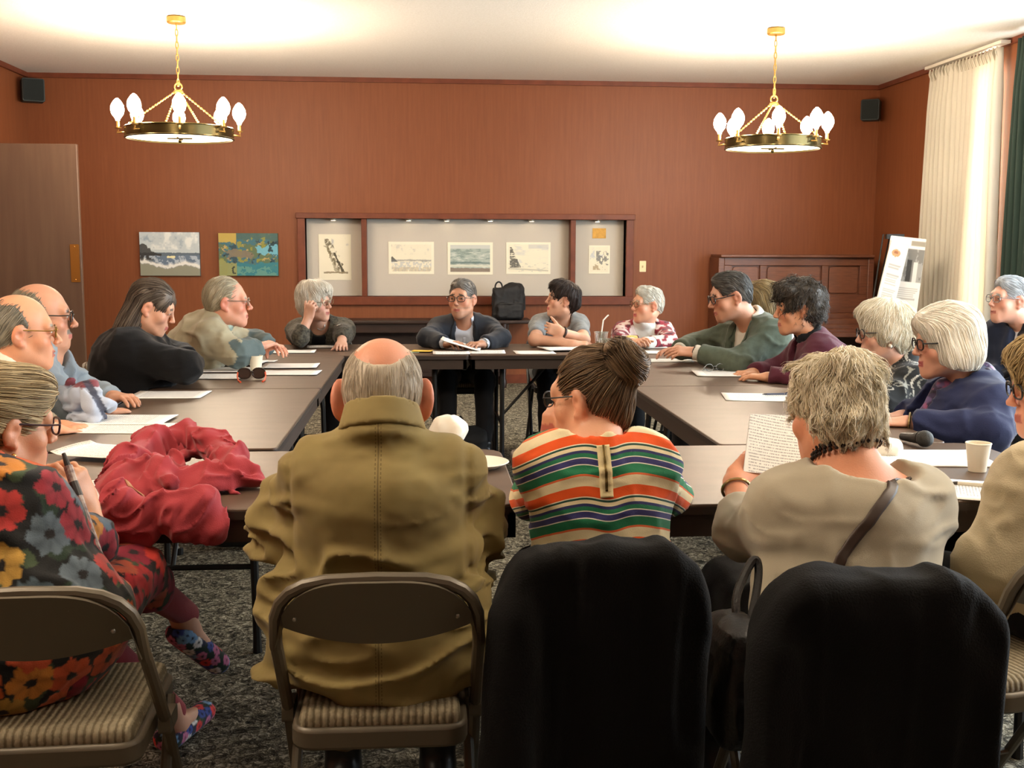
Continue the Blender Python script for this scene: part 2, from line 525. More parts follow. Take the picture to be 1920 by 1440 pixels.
FOLD = {}
def folds(amp, s=9.0, st=(1, 1, 2.2), seed=1, amp2=None):
    st = np.asarray(st, float)
    def f(P, D):
        near = np.abs(D) < .05
        out = np.zeros(D.shape)
        if near.any():
            Q = P[near]*st
            w = vnoise(Q, s*.7, seed+1)[..., None]
            n = vnoise(Q + .05*w, s, seed); n2 = vnoise(Q - .04*w, s*2.1, seed+3)
            out[near] = amp*(.45 - 1.25*np.exp(-(n/.24)**2)) + (amp2 or amp*.5)*(.4 - 1.1*np.exp(-(n2/.26)**2))
        return out
    return f

def hair_strands(F, h, V, n, flow, seg=6, step=.012, w=.0011, off=.0015, wob=0.0, wf=60, rise=0.0, sub=None):
    """thin tapering three-sided locks that run over the hair surface"""
    if n <= 0: return None
    P = V[rng.integers(0, len(V), n)].copy()
    if sub is not None:
        P = P[sub(h.loc(P))]
        n = len(P)
        if n == 0: return None
    ph = rng.uniform(0, 6.28, (n, 1)); ww = w*rng.uniform(.6, 1.5, n)
    lift = off*rng.uniform(.1, 1.6, n)
    rings = []
    prev = None
    for i in range(seg+1):
        G = F.grad(P); D = F(P)
        P = P - G*(np.clip(D, -.01, .01) - lift - rise*i)[:, None]
        d = flow(h.loc(P)) @ h.R.T
        d = d - G*np.einsum('ij,ij->i', d, G)[:, None]; d = d/(vlen(d)[:, None] + 1e-9)
        b = np.cross(G, d)
        if wob:
            d = d + b*np.sin(ph + i*wf*.1)*wob + G*np.cos(ph*1.7 + i*wf*.13)*wob*.4
            d = d/(vlen(d)[:, None] + 1e-9)
        tw = ww*(1 - (i/seg)**2*.75)*(0.6 if i == 0 else 1)
        rings.append(np.stack([P + b*tw[:, None], P + G*tw[:, None]*.9, P - b*tw[:, None]], 1))
        P = P + d*step*rng.uniform(.8, 1.2, (n, 1))
    A = np.stack(rings, 1)                       # n, seg+1, 3, 3
    VV = A.reshape(-1, 3)
    base = (np.arange(n)*(seg+1)*3)[:, None, None, None] + (np.arange(seg)*3)[None, :, None, None]
    j = np.arange(3)
    q = np.stack([j, (j+1) % 3, (j+1) % 3 + 3, j + 3], -1)
    Q = (base + q[None, None]).reshape(-1, 4)
    tint = np.repeat(rng.uniform(0, 1, n), (seg+1)*3)
    return VV, Q, tint

def build_hair(h, parent, origin, spec, res=.006, body=None):
    """spec: add=[(c,r)], cut=[(c,r)], col, col2, n strands, flow, bumps"""
    F = Field()
    for e in spec['add']:
        c, r = e[:2]; F.ell(h.T(*c), np.array(r)*h.s, h.R @ (e[2] if len(e) > 2 and e[2] is not None else np.eye(3)), spec.get('k', .03)*h.s)
    for cap in spec.get('caps', []):
        F.cap(h.T(*cap[0]), h.T(*cap[1]), cap[2]*h.s, cap[3]*h.s, .02)
    for e in spec.get('cut', []):
        F.ell(h.T(*e[0]), np.array(e[1])*h.s, h.R, spec.get('ck', .012), 's')
    for p, nrm in spec.get('planes', []):
        F.plane(h.T(*p), h.D(*nrm), .012)
    bump = spec.get('bump', (.004, 30))
    st = np.asarray(spec.get('stretch', (1, 1, .35)))
    def dp(P, D):
        out = np.zeros(D.shape); m = np.abs(D) < .04
        if m.any():
            L = h.loc(P[m]); out[m] = bump[0]*vnoise(L*st, bump[1], 5) + bump[0]*.5*vnoise(L*st, bump[1]*2.6, 9)
        return out
    F.disp(dp)
    V, Q = F.mesh(res)
    c1, c2 = lin(spec['col']), lin(spec.get('col2', spec['col']))
    L = h.loc(V)
    t = np.clip(.5 + .6*vnoise(L*np.array([1, 1, .4]), 45, 3), 0, 1)
    colf = spec.get('colf')
    def colour(L, t):
        c = c1 + (c2 - c1)*t[:, None]
        if colf is not None: c = colf(L, c)
        return c
    C = colour(L, t)
    flow = spec.get('flow', lambda L: np.tile([0, -.25, -1.0], (len(L), 1)))
    Vs, Qs, Cs = [V], [Q], [C]
    out = V[F(V + .0) > -.02]
    r = hair_strands(F, h, V, spec.get('n', 700), flow, spec.get('seg', 6), spec.get('step', .012)*h.s, spec.get('w', .0012), spec.get('off', .002), spec.get('wob', 0), spec.get('wf', 60), spec.get('rise', 0), spec.get('sub'))
    if r is not None:
        v, q, tt = r
        Vs.append(v); Qs.append(q + len(V)); Cs.append(colour(h.loc(v), tt))
    return np_mesh('hair', np.concatenate(Vs), np.concatenate(Qs), hair_mat(), parent, np.concatenate(Cs), origin=origin)

def glasses(h, parent, origin, col='1a1a1c', metal=False, rim=.0016, w=.026, hh=.019, lens=True, y=.103, z=.004):
    mt = pbsdf('frame_' + col, col, .3, 1.0 if metal else 0.0)
    T = h.T; mb = MB()
    for q in (-1, 1):
        pts = []
        for k in range(16):
            a = 2*math.pi*k/16; cx, sz = math.cos(a), math.sin(a)
            pw = .75
            px = math.copysign(abs(cx)**pw, cx)*w; pz = math.copysign(abs(sz)**pw, sz)*hh
            pts.append(T(q*(.033 + px*q*q), y - .006*abs(.033 + px)/.06, z + pz) if q > 0 else T(-(.033 + px), y - .006*abs(.033 + px)/.06, z + pz))
        mb.tube(pts, rim*1.25*h.s, 6, closed=True)
        mb.tube([T(q*.058, y-.006, z+.006), T(q*.068, y-.010, z+.006), T(q*.077, .06, z+.005), T(q*.082, .0, z+.006), T(q*.083, -.022, z-.002)], rim*1.25*h.s, 6)
    mb.tube([T(-.009, y, z+.004), T(0, y+.004, z+.007), T(.009, y, z+.004)], rim*1.25*h.s, 6)
    mb.v = [tuple(np.asarray(p) - origin) for p in mb.v]
    g = mb.build('glasses', mt, parent)
    if lens:
        lm = MATS.get('lens_glass')
        if lm is None:
            lm = pbsdf('lens_glass', 'f4f8f8', .03, trans=1.0); lm.node_tree.nodes['Principled BSDF'].inputs['IOR'].default_value = 1.02
            lm.node_tree.nodes['Principled BSDF'].inputs['Alpha'].default_value = .08
        for q in (-1, 1):
            lb = MB(); ring_ = []
            for k in range(14):
                a = 2*math.pi*k/14; ring_.append((q*.033 + math.cos(a)*w*.93, z + math.sin(a)*hh*.93))
            v = [T(x, y - .0055*abs(x)/.06 + d, zz) - origin for d in (-.0008, .0008) for x, zz in ring_]
            n = 14
            f = [tuple(range(n)), tuple(range(2*n-1, n-1, -1))] + [(i, (i+1) % n, n+(i+1) % n, n+i) for i in range(n)]
            lb.add(v, f); lb.build('lens', lm, g)
    return g

def eyes(h, parent, origin, iris='4a3a2a'):
    wm = pbsdf('eye_white', 'd8d2c8', .25); im = pbsdf('iris_' + iris, iris, .2)
    for q in (-1, 1):
        mb = MB(); mb.sphere((0, 0, 0), 1.0, 14, 10)
        V = np.array(mb.v); 
        mb.mi = []
        for f in mb.f:
            c = V[list(f)].mean(0); mb.mi.append(1 if (c[1] > .74) else 0)
        sc = np.array([.0125, .0095, .0062])*h.s
        mb.v = [tuple(h.T(q*.032, .0815, .0045) + h.R @ (p*sc) - origin) for p in V]
        mb.build('eye', [wm, im], parent)

def skin_paint(h, tone, lips='b0685c', brow=None, blush=.10, extra=None):
    base = lin(tone); lp = lin(lips)
    def f(P):
        n = len(P); C = np.tile(base, (n, 1)); L = h.loc(P)
        v = vnoise(P, 55, 2)*.05 + vnoise(P, 14, 4)*.06
        C = C*(1 + v[:, None])
        red = np.exp(-((np.abs(L[:, 0]) - .042)/.02)**2 - ((L[:, 2] + .028)/.022)**2)*(L[:, 1] > .03) + .35*np.exp(-((L[:, 0])/.016)**2 - ((L[:, 2] + .03)/.014)**2)*(L[:, 1] > .09)
        earm = (np.abs(L[:, 0]) > .074)*(np.abs(L[:, 2]) < .05)*(np.abs(L[:, 1]+.01) < .04)
        red = np.clip(red + .7*earm, 0, 1)[:, None]
        C = C*(1 - red*blush*np.array([.2, 1.6, 1.7]))
        mz = (np.abs(L[:, 2] + .0685) < .0095)*(np.abs(L[:, 0]) < .023)*(L[:, 1] > .080)
        C[mz] = lp
        if brow is not None:
            bz = .028 + .004*np.cos(np.abs(L[:, 0])/.05*3)
            m = (np.abs(L[:, 2] - bz) < .0050)*(np.abs(L[:, 0]) > .013)*(np.abs(L[:, 0]) < .047)*(L[:, 1] > .06)
            C[m] = lin(brow)
        if extra is not None: C = extra(L, C, P)
        return C
    return f

def cloth(name, F, mat, parent, origin, res=.010, col=None, rest=None):
    V, Q = F.mesh(res)
    C = col(V) if col is not None else None
    return np_mesh(name, V, Q, mat, parent, C, None if rest is None else {'rest': rest(V)}, origin=origin)

def trousers(k, parent, mat, r=(.088, .066, .052), shoes=None, hw=.165, seat_z=.462, res=.012, name='trousers', hem=.12, amp=.005):
    F = Field()
    F.ell(k.hip + np.array([0, 0, -.01]), (hw, .145, .115), np.stack([k.r, k.f, [0, 0, 1]], 1), .05)
    for q in (1, -1):
        h = k.hip + k.r*q*.085; h[2] = .54
        F.cap(h, k.knee[q], r[0], r[1], .04)
        a = k.knee[q] + (k.ank[q] - k.knee[q])*(1 - hem)
        F.cap(k.knee[q], a, r[1], r[2], .03)
    F.plane((0, 0, seat_z), (0, 0, -1), .01) if False else None
    F.disp(folds(amp, 8, (1, 1, 1), 6))
    o = cloth(name, F, mat, parent, k.hip, res)
    if shoes is not None:
        for q in (1, -1):
            S = Field(); a = k.ank[q].copy(); a[2] = .0
            t = k.f
            S.cap(a + np.array([0, 0, .05]) - t*.03, a + np.array([0, 0, .042]) + t*.13, .043, .040, .02, flat=((0, 0, 1), .9))
            S.cap(a + np.array([0, 0, .06]), k.ank[q] + np.array([0, 0, .02]), .045, .048, .02)
            S.plane((0, 0, .004), (0, 0, -1), .004)
            cloth('shoe', S, shoes, parent, k.hip, .008)
    return o

def body(k, parent_label, paint, res=.0058, hands=None, neck_r=.056, arm_r=(.050, .041, .037, .027), legs=False, hk=None, collar_w=1.0, shape=None):
    """the skin: one continuous surface with head, neck, trunk, arms and hands"""
    F = Field(); h = k.head
    add_head(F, h, **(hk or {}))
    F.cap(h.T(0, -.022, -.055), k.N + k.up*.0, neck_r, neck_r*1.12, .03)
    add_torso(F, k, -.035 if shape is None else shape)
    for q in (1, -1):
        add_arm(F, k, q, arm_r)
        hd = (hands or {}).get(q)
        if hd: add_hand(F, k.W[q], side=q, **hd)
        else: add_hand(F, k.W[q], k.W[q] - k.E[q], (0, 0, 1), q)
    V, Q = F.mesh(res)
    o = np_mesh('person', V, Q, skin_mat(), None, paint(V), origin=k.hip)
    o.location = tuple(k.hip)
    o['label'] = parent_label; o['category'] = 'person'
    return o
# ------------------------------------------------------------------ the room
XL, XR, YB, YF, ZC = -3.79, 4.63, 11.33, -3.0, 3.02
def wood_panel():
    m = bpy.data.materials.new('red_brown_panelling'); nt, N, L, P = nodes_of(m)
    tc = N.new('ShaderNodeTexCoord'); mp = N.new('ShaderNodeMapping'); L.new(tc.outputs['Object'], mp.inputs['Vector'])
    mp.inputs['Scale'].default_value = (7, 7, .35)
    nz = N.new('ShaderNodeTexNoise'); nz.inputs['Scale'].default_value = 6; nz.inputs['Detail'].default_value = 8; nz.inputs['Roughness'].default_value = .65
    L.new(mp.outputs['Vector'], nz.inputs['Vector'])
    r = ramp(N, [(.2, '6f3c23'), (.5, '784427'), (.85, '814d2f')]); L.new(nz.outputs['Fac'], r.inputs['Fac'])
    L.new(r.outputs['Color'], P.inputs['Base Color']); P.inputs['Roughness'].default_value = .5
    P.inputs['Specular IOR Level'].default_value = .3
    return m
def carpet_mat():
    m = bpy.data.materials.new('mottled_carpet'); nt, N, L, P = nodes_of(m)
    tc = N.new('ShaderNodeTexCoord')
    n1 = N.new('ShaderNodeTexNoise'); n1.inputs['Scale'].default_value = 26; n1.inputs['Detail'].default_value = 1.5; n1.inputs['Distortion'].default_value = 1.6
    L.new(tc.outputs['Object'], n1.inputs['Vector'])
    n2 = N.new('ShaderNodeTexNoise'); n2.inputs['Scale'].default_value = 190; n2.inputs['Detail'].default_value = 2
    L.new(tc.outputs['Object'], n2.inputs['Vector'])
    vo = N.new('ShaderNodeTexVoronoi'); vo.feature = 'DISTANCE_TO_EDGE'; vo.inputs['Scale'].default_value = 42
    mxv = N.new('ShaderNodeMix'); mxv.data_type = 'VECTOR'; mxv.inputs[0].default_value = .08
    L.new(tc.outputs['Object'], mxv.inputs[4]); L.new(n1.outputs['Color'], mxv.inputs[5]); L.new(mxv.outputs[1], vo.inputs['Vector'])
    r = ramp(N, [(.28, '35342d'), (.42, '77746a'), (.58, 'b0ac9c'), (.75, 'c8c4b2')]); L.new(n1.outputs['Fac'], r.inputs['Fac'])
    rv = ramp(N, [(.0, '15140f'), (.09, '9b978a'), (.3, 'ffffff')]); L.new(vo.outputs['Distance'], rv.inputs['Fac'])
    mx = N.new('ShaderNodeMix'); mx.data_type = 'RGBA'; mx.blend_type = 'MULTIPLY'; mx.inputs[0].default_value = .9
    L.new(r.outputs['Color'], mx.inputs[6]); L.new(rv.outputs['Color'], mx.inputs[7])
    L.new(mx.outputs[2], P.inputs['Base Color']); P.inputs['Roughness'].default_value = .95; P.inputs['Specular IOR Level'].default_value = .1
    b = N.new('ShaderNodeBump'); b.inputs['Strength'].default_value = .6; b.inputs['Distance'].default_value = .006
    L.new(n2.outputs['Fac'], b.inputs['Height']); L.new(b.outputs['Normal'], P.inputs['Normal'])
    return m
M_wall = wood_panel()
M_trim = pbsdf('red_wood_trim', '6e3823', .45, noise=(9, '5e2f1d', (1, 1, 1)), spec=.3)
M_ceil = pbsdf('ceiling_tile', 'e6e2da', .9, noise=(60, 'dedad0'), bump=(120, .25))
M_dark = pbsdf('dark_metal', '1b1a19', .45, .3)

def struct(o): o['kind'] = 'structure'; return o
struct(MB().box((XL-.1, YF-.1, -.1), (XR+.1, YB+.4, 0)).build('floor', carpet_mat(), smooth=False))
struct(MB().box((XL-.1, YF-.1, ZC), (XR+.1, YB+.4, ZC+.1)).build('ceiling', M_ceil, smooth=False))
# back wall with the display niche
nx0, nx1, nz0, nz1, nd = at(573, 480, YB)[0], at(1173, 480, YB)[0], .885, 1.655, .13
mb = MB()
for lo, hi in (((XL-.1, YB, 0), (nx0, YB+.3, ZC)), ((nx1, YB, 0), (XR+.1, YB+.3, ZC)), ((nx0, YB, 0), (nx1, YB+.3, nz0)), ((nx0, YB, nz1), (nx1, YB+.3, ZC))): mb.box(lo, hi)
struct(mb.build('wall_back', M_wall, smooth=False))
struct(MB().box((XL-.2, YF, 0), (XL, YB, ZC)).build('wall_left', M_wall, smooth=False))
struct(MB().box((XL-.1, YF-.2, 0), (XR+.1, YF, ZC)).build('wall_front', M_wall, smooth=False))
# right wall with two openings: a narrow window behind the pale curtain, a wide one nearer
W1 = (8.85, 9.17); W2 = (2.2, 8.45); wz = (.25, 2.82)
mb = MB()
for y0, y1 in ((W1[1], YB), (W2[1], W1[0]), (YF, W2[0])): mb.box((XR, y0, 0), (XR+.2, y1, ZC))
for y0, y1 in (W1, W2): mb.box((XR, y0, 0), (XR+.2, y1, wz[0])); mb.box((XR, y0, wz[1]), (XR+.2, y1, ZC))
struct(mb.build('wall_right', M_wall, smooth=False))
M_wglass = pbsdf('window_pane', 'f2f6f6', .02, trans=1.0)
M_wglass.node_tree.nodes['Principled BSDF'].inputs['Alpha'].default_value = .12
M_wframe = pbsdf('window_frame_paint', '22332c', .45)
for nm, (y0, y1), nn in (('window_1', W1, 1), ('window_2', W2, 5)):
    mb = MB(); t = .05
    mb.box((XR+.06, y0, wz[0]), (XR+.14, y1, wz[0]+t)); mb.box((XR+.06, y0, wz[1]-t), (XR+.14, y1, wz[1]))
    for i in range(nn+1):
        y = y0 + (y1-y0-t)*i/nn; mb.box((XR+.06, y, wz[0]), (XR+.14, y+t, wz[1]))
    w = struct(mb.build(nm, M_wframe, smooth=False))
    for i in range(nn):
        ya = y0 + (y1-y0-t)*i/nn + t; yb = y0 + (y1-y0-t)*(i+1)/nn
        MB().box((XR+.097, ya, wz[0]+t), (XR+.103, yb, wz[1]-t)).build('pane', M_wglass, w, smooth=False)
# trims
struct(MB().box((XL, YB-.03, ZC-.045), (XR, YB, ZC)).build('trim_1', M_trim, smooth=False))
struct(MB().box((XL, YF, ZC-.045), (XL+.03, YB-.03, ZC)).build('trim_2', M_trim, smooth=False))
struct(MB().box((XR-.03, YF, ZC-.045), (XR, YB-.03, ZC)).build('trim_3', M_trim, smooth=False))
struct(MB().box((XL, YB-.015, 0), (XR, YB, .09)).build('baseboard_back', M_trim, smooth=False))
struct(MB().box((XL, YF, 0), (XL+.015, YB-.015, .09)).build('baseboard_left', M_trim, smooth=False))
# niche: lining board, frame, dividers
M_board = pbsdf('grey_linen_board', 'c9c2b6', .9, noise=(300, 'bdb6aa'), bump=(400, .2))
struct(MB().box((nx0, YB+nd, nz0), (nx1, YB+nd+.02, nz1)).build('trim_4', M_board, smooth=False))
mb = MB(); fw = .075
mb.box((nx0-fw, YB-.03, nz0-.085), (nx0, YB+nd, nz1+.02)); mb.box((nx1, YB-.03, nz0-.085), (nx1+fw, YB+nd, nz1+.02))
mb.box((nx0-fw-.01, YB-.05, nz1), (nx1+fw+.01, YB+nd, nz1+.055)); mb.box((nx0-fw, YB-.04, nz0-.085), (nx1+fw, YB+nd, nz0))
for px in (683, 1074):
    x = at(px, 480, YB)[0]; mb.box((x-.026, YB-.02, nz0), (x+.026, YB+nd, nz1))
struct(mb.build('trim_5', M_trim, bevel=.004))
# door leaf standing open on the left
dY = 9.3; dx1 = at(143, 270, dY)[0]; dz = at(143, 270, dY)[2]
M_door = pbsdf('dark_brown_door', '5b4637', .42, noise=(3, '513c30', (6, 1, .5)), spec=.55)
d = struct(MB().box((XL+.03, dY, .01), (dx1, dY+.045, dz)).build('door_1', M_door, bevel=.003))
p0, p1 = at(131, 458, dY), at(151, 529, dY)
M_brass = pbsdf('brass', 'b98a45', .3, .9)
mb = MB().rbox((p0[0], dY-.004, p1[2]), (p1[0], dY, p0[2]), .006, axis=1)
for z in (p1[2]+.02, p0[2]-.02): mb.sphere(((p0[0]+p1[0])/2, dY-.004, z), .006, 8, 5)
mb.build('push_plate', M_brass, d)
# outside: bright sky and a hedge beyond the big window
w = bpy.data.worlds.new('World'); SC.world = w; w.use_nodes = True
bgn = w.node_tree.nodes['Background']; bgn.inputs['Color'].default_value = (.80, .92, 1.0, 1); bgn.inputs['Strength'].default_value = 2.6

# ------------------------------------------------------------------ chandeliers
M_bulb = pbsdf('lit_bulb', 'fff0d8', .3, emit=('ffe8cc', 270))
M_diff = pbsdf('lit_diffuser', 'fff4de', .6, emit=('ffe6c4', 9))
M_bronze = pbsdf('dark_bronze', '4a4024', .25, .85)
M_gold = pbsdf('aged_gold', 'b08a4a', .35, .8)
def chandelier(x, y, zdrum, rd, rb, label, a0):
    c = empty('chandelier', (x, y, ZC)); tag(c, label, 'chandelier')
    MB().lathe([(.0, -.05), (.062, -.05), (.068, -.042), (.068, -.008), (.06, 0), (0, 0)], n=28, cap=False).build('canopy', M_gold, c)
    zr = zdrum + .33 - ZC
    ch = MB(); z = -.05; i = 0
    while z > zr + .09:
        l = .05; ax = (1, 0) if i % 2 else (0, 1)
        pts = [(ax[0]*.009*math.cos(t), ax[1]*.009*math.cos(t), z - .02 + .028*math.sin(t)) for t in np.linspace(0, 2*math.pi, 11)[:-1]]
        ch.tube(pts, .0042, 6, closed=True); z -= .044; i += 1
    ch.tube([(0, 0, z+.03), (0, 0, zr+.05)], .006, 6)
    ch.build('chain', M_gold, c)
    r = MB(); r.tube([(.026*math.cos(t), 0, zr+.045+.026*math.sin(t)) for t in np.linspace(0, 2*math.pi, 17)[:-1]], .006, 6, closed=True)
    r.lathe([(.0, .022), (.03, .02), (.035, .008), (.02, -.006), (0, -.01)], (0, 0, zr), 16, cap=False); r.build('hanging_ring', M_gold, c)
    zd = zdrum - ZC
    dr = MB().lathe([(rd-.008, .0), (rd, .0), (rd, .085), (rd-.008, .085), (rd-.008, .0)], (0, 0, zd), 48, cap=False)
    for zz in (.006, .079): dr.tube([(rd*math.cos(t), rd*math.sin(t), zd+zz) for t in np.linspace(0, 2*math.pi, 49)[:-1]], .005, 6, closed=True)
    dr = dr.build('drum', M_bronze, c)
    MB().lathe([(0, .012), (rd-.012, .012), (rd-.012, .016), (0, .016)], (0, 0, zd), 48, cap=False).build('diffuser', M_diff, c)
    sp = MB(); sp.tube([(-.09, 0, zd+.006), (.09, 0, zd+.006)], .006, 6); sp.tube([(0, -.09, zd+.006), (0, .09, zd+.006)], .006, 6)
    sp.sphere((0, 0, zd-.012), .014, 10, 7); sp.tube([(0, 0, zd+.01), (0, 0, zd-.012)], .006, 6); sp.build('finial', M_bronze, c)
    for k in range(4):
        t = math.radians(a0 + 20 + 90*k); e = np.array([rd*.97*math.cos(t), rd*.97*math.sin(t), zd+.085]); s0 = np.array([.03*math.cos(t), .03*math.sin(t), zr+.004])
        rod = MB(); n = 16
        for q in range(n):
            A = s0 + (e-s0)*q/n; B_ = s0 + (e-s0)*(q+.85)/n
            rod.tube([A, (A+B_)/2, B_], [.004, .0085, .004], 6)
        rod.build('arm_chain', M_gold, c)
    for k in range(8):
        t = math.radians(a0 + 45*k); u = np.array([math.cos(t), math.sin(t), 0]); b = u*rb
        br = MB(); br.tube([u*rd + [0, 0, zd+.04], u*(rd+.05) + [0, 0, zd+.035], b + [0, 0, zd+.05], b + [0, 0, zd+.07]], .006, 6)
        br.lathe([(.0, .062), (.022, .064), (.026, .072), (.012, .074), (.0115, .125), (0, .126)], tuple(b + [0, 0, zd]), 12, cap=False)
        br = br.build('candle_arm', M_gold, c)
        MB().lathe([(.0, .118), (.013, .12), (.018, .135), (.040, .165), (.049, .195), (.044, .228), (.026, .258), (.008, .276), (0, .278)], tuple(b + [0, 0, zd]), 14, cap=False).build('bulb', M_bulb, c)
cy = 8.5
ca = at(337, 247, cy); cb = at(1449, 264, cy)
chandelier(ca[0], cy, ca[2]-.055, .385, .425, 'bronze drum chandelier with eight lit bulbs hanging on the left', 12)
chandelier(cb[0], cy, cb[2]-.065, .36, .40, 'bronze drum chandelier with eight lit bulbs hanging on the right', 33)
chandelier(ca[0], 2.3, ca[2], .385, .455, 'added bronze drum chandelier, unseen above the frame nearer the camera on the left', 12)  # unseen pair added to brighten the backs of the near row
chandelier(cb[0], 2.3, cb[2], .385, .455, 'added bronze drum chandelier, unseen above the frame nearer the camera on the right', 33)

# ------------------------------------------------------------------ wall things
def speaker(px, py, Y, w, h, label, rz):
    c = at(px, py, Y); s = empty('wall_speaker', tuple(c), rz); tag(s, label, 'speaker')
    m = pbsdf('speaker_case', '1d2524', .6); g = pbsdf('speaker_grille', '141b1a', .9, bump=(900, .5))
    MB().rbox((-w/2, -.07, -h/2), (w/2, .07, h/2), .02, axis=1).build('case', m, s, bevel=.006)
    MB().rbox((-w/2+.01, -.078, -h/2+.01), (w/2-.01, -.069, h/2-.01), .015, axis=1).build('grille', g, s, bevel=.003)
    MB().box((-.02, .07, -.02), (.02, .15, .02)).build('bracket', m, s)
    return s
speaker(61, 170, 11.1, .20, .215, 'small black wall speaker high in the left corner', math.radians(25))
speaker(1633, 207, 11.1, .18, .205, 'small black wall speaker high in the right corner', math.radians(-30))
p = at(1205, 499.5, YB)
sw = empty('light_switch', (p[0], YB, p[2])); tag(sw, 'cream light switch plate on the wall right of the display niche', 'light switch')
M_cream = pbsdf('cream_plastic', 'e8d9a8', .4)
MB().rbox((-.034, -.006, -.056), (.034, 0, .056), .006, axis=1).build('plate', M_cream, sw, bevel=.002)
MB().box((-.006, -.018, -.012), (.006, -.005, .010)).build('toggle', pbsdf('toggle_plastic', 'cbb98a', .4), sw)

def picture(name, px0, py0, px1, py1, Y, label, cat, fn, thick, nx=90, ny=60, group=None, edge='d8d2c0', border=0.0):
    a, b = at(px0, py0, Y), at(px1, py1, Y); w, h = b[0]-a[0], a[2]-b[2]
    o = MB().box((-w/2, -thick, -h/2), (w/2, 0, h/2)).build(name, pbsdf('paper_edge_' + edge, edge, .85), smooth=False)
    o.location = ((a[0]+b[0])/2, Y, (a[2]+b[2])/2); tag(o, label, cat, group)
    nx, ny = nx*2, ny*2
    U, V = np.meshgrid(np.linspace(0, 1, nx), np.linspace(0, 1, ny), indexing='xy')
    P = np.stack([(U-.5)*w*.995, np.full_like(U, -thick-.0012), (V-.5)*h*.995], -1).reshape(-1, 3)
    i = (np.arange(ny-1)[:, None]*nx + np.arange(nx-1)[None]).ravel()
    Q = np.stack([i, i+1, i+nx+1, i+nx], 1)
    C = fn(U.ravel(), V.ravel())
    if border:
        m = (U.ravel()*w < border*w*.8) | (U.ravel() > 1-border*.8) | (V.ravel()*h < border*w*.8) | (V.ravel()*h > h - border*w*.8)
        C[m] = lin('efe9d3')
    np_mesh('painted_surface', P, Q, pbsdf('paint_surface', 'ffffff', .8, attr='Col'), o, C)
    return o
def nz2(u, v, s, seed=0, ar=1.0):
    P = np.stack([u*ar, v, np.zeros_like(u)+seed*.37], -1)
    return .68*vnoise(P, s, seed) + .32*vnoise(P, s*2.2, seed+50) + .22*vnoise(P, s*4.7, seed+90)
def mixc(C, m, col):
    m = np.clip(m, 0, 1)[:, None]*.92; return C*(1-m) + lin(col)*m
def sst(e0, e1, x): t = np.clip((x-e0)/(e1-e0), 0, 1); return t*t*(3-2*t)
def art_sea(u, v):
    C = np.tile(lin('b9c4c8'), (len(u), 1)); n = nz2(u, v, 6, 1, 1.4); n2 = nz2(u, v, 14, 2, 1.5)
    C = mixc(C, sst(.2, .7, n+.3*n2)*(v > .5), '8d9daf'); C = mixc(C, sst(.0, .5, -n)*(v > .6), 'dfe3e0')
    C = mixc(C, (v < .53+.02*n2).astype(float), '4a5a68')
    hd = .52 + .20*np.exp(-((u-.05)/.13)**2) + .05*n2 - .12*(u-.1)
    C = mixc(C, ((v < hd)*(u < .36)*(v > .36)).astype(float), '2c2a28')
    C = mixc(C, ((v < .47+.03*n)*(u > .25+.1*n2)).astype(float), '5f7186')
    C = mixc(C, sst(.0, .25, n2+.4*n)*(v < .46)*(v > .22), 'a9b6c4')
    wv = .28 + .05*np.sin(u*9+1) + .04*n2 - .06*u
    C = mixc(C, np.exp(-((v-wv)/.04)**2)*1.2, 'e6e6e0')
    C = mixc(C, ((v < wv-.04)).astype(float), '8a8a78')
    C = mixc(C, ((np.abs(v-.43) < .025+.02*n2)*(np.abs(u-.52) < .07)).astype(float), 'e8e2b0')
    return C
def art_land(u, v):
    C = np.tile(lin('3f6a78'), (len(u), 1)); a = nz2(u, v, 4, 11, 1.5); b = nz2(u, v, 7, 12, 1.4); c = nz2(u, v, 11, 13, 1.2)
    C = mixc(C, (a > .15).astype(float), '5b6b4c'); C = mixc(C, (b > .3).astype(float), '8a8a3e')
    C = mixc(C, ((c > .35)*(v > .3)).astype(float), 'b39a62'); C = mixc(C, ((a+b < -.25)).astype(float), '2f4650')
    C = mixc(C, ((np.abs(v-.6+.1*b) < .10)*(u > .55+.2*a)).astype(float), '6fb0c4')
    C = mixc(C, ((np.abs(v-.5+.1*a) < .09)*(np.abs(u-.35) < .22+.1*c)).astype(float), '7b705f')
    C = mixc(C, ((v < .3+.1*c)*(u > .15)).astype(float), '2f7784'); C = mixc(C, ((v < .2+.1*a)*(c > -.1)).astype(float), '5d8f86')
    C = mixc(C, ((v < .33+.1*b)*(u < .3)).astype(float), '8d8f5a'); C = mixc(C, ((v > .85+.1*b)).astype(float), '47625e')
    C = mixc(C, ((b < -.5)).astype(float), '1d2a2c'); C = mixc(C, ((v > .78+.08*c)*(u < .3)).astype(float), 'b8a050')
    return C
def paper_base(u, v, s=3): return np.tile(lin('e9e3cc'), (len(u), 1))*(1 + .03*nz2(u, v, s, 4)[:, None])
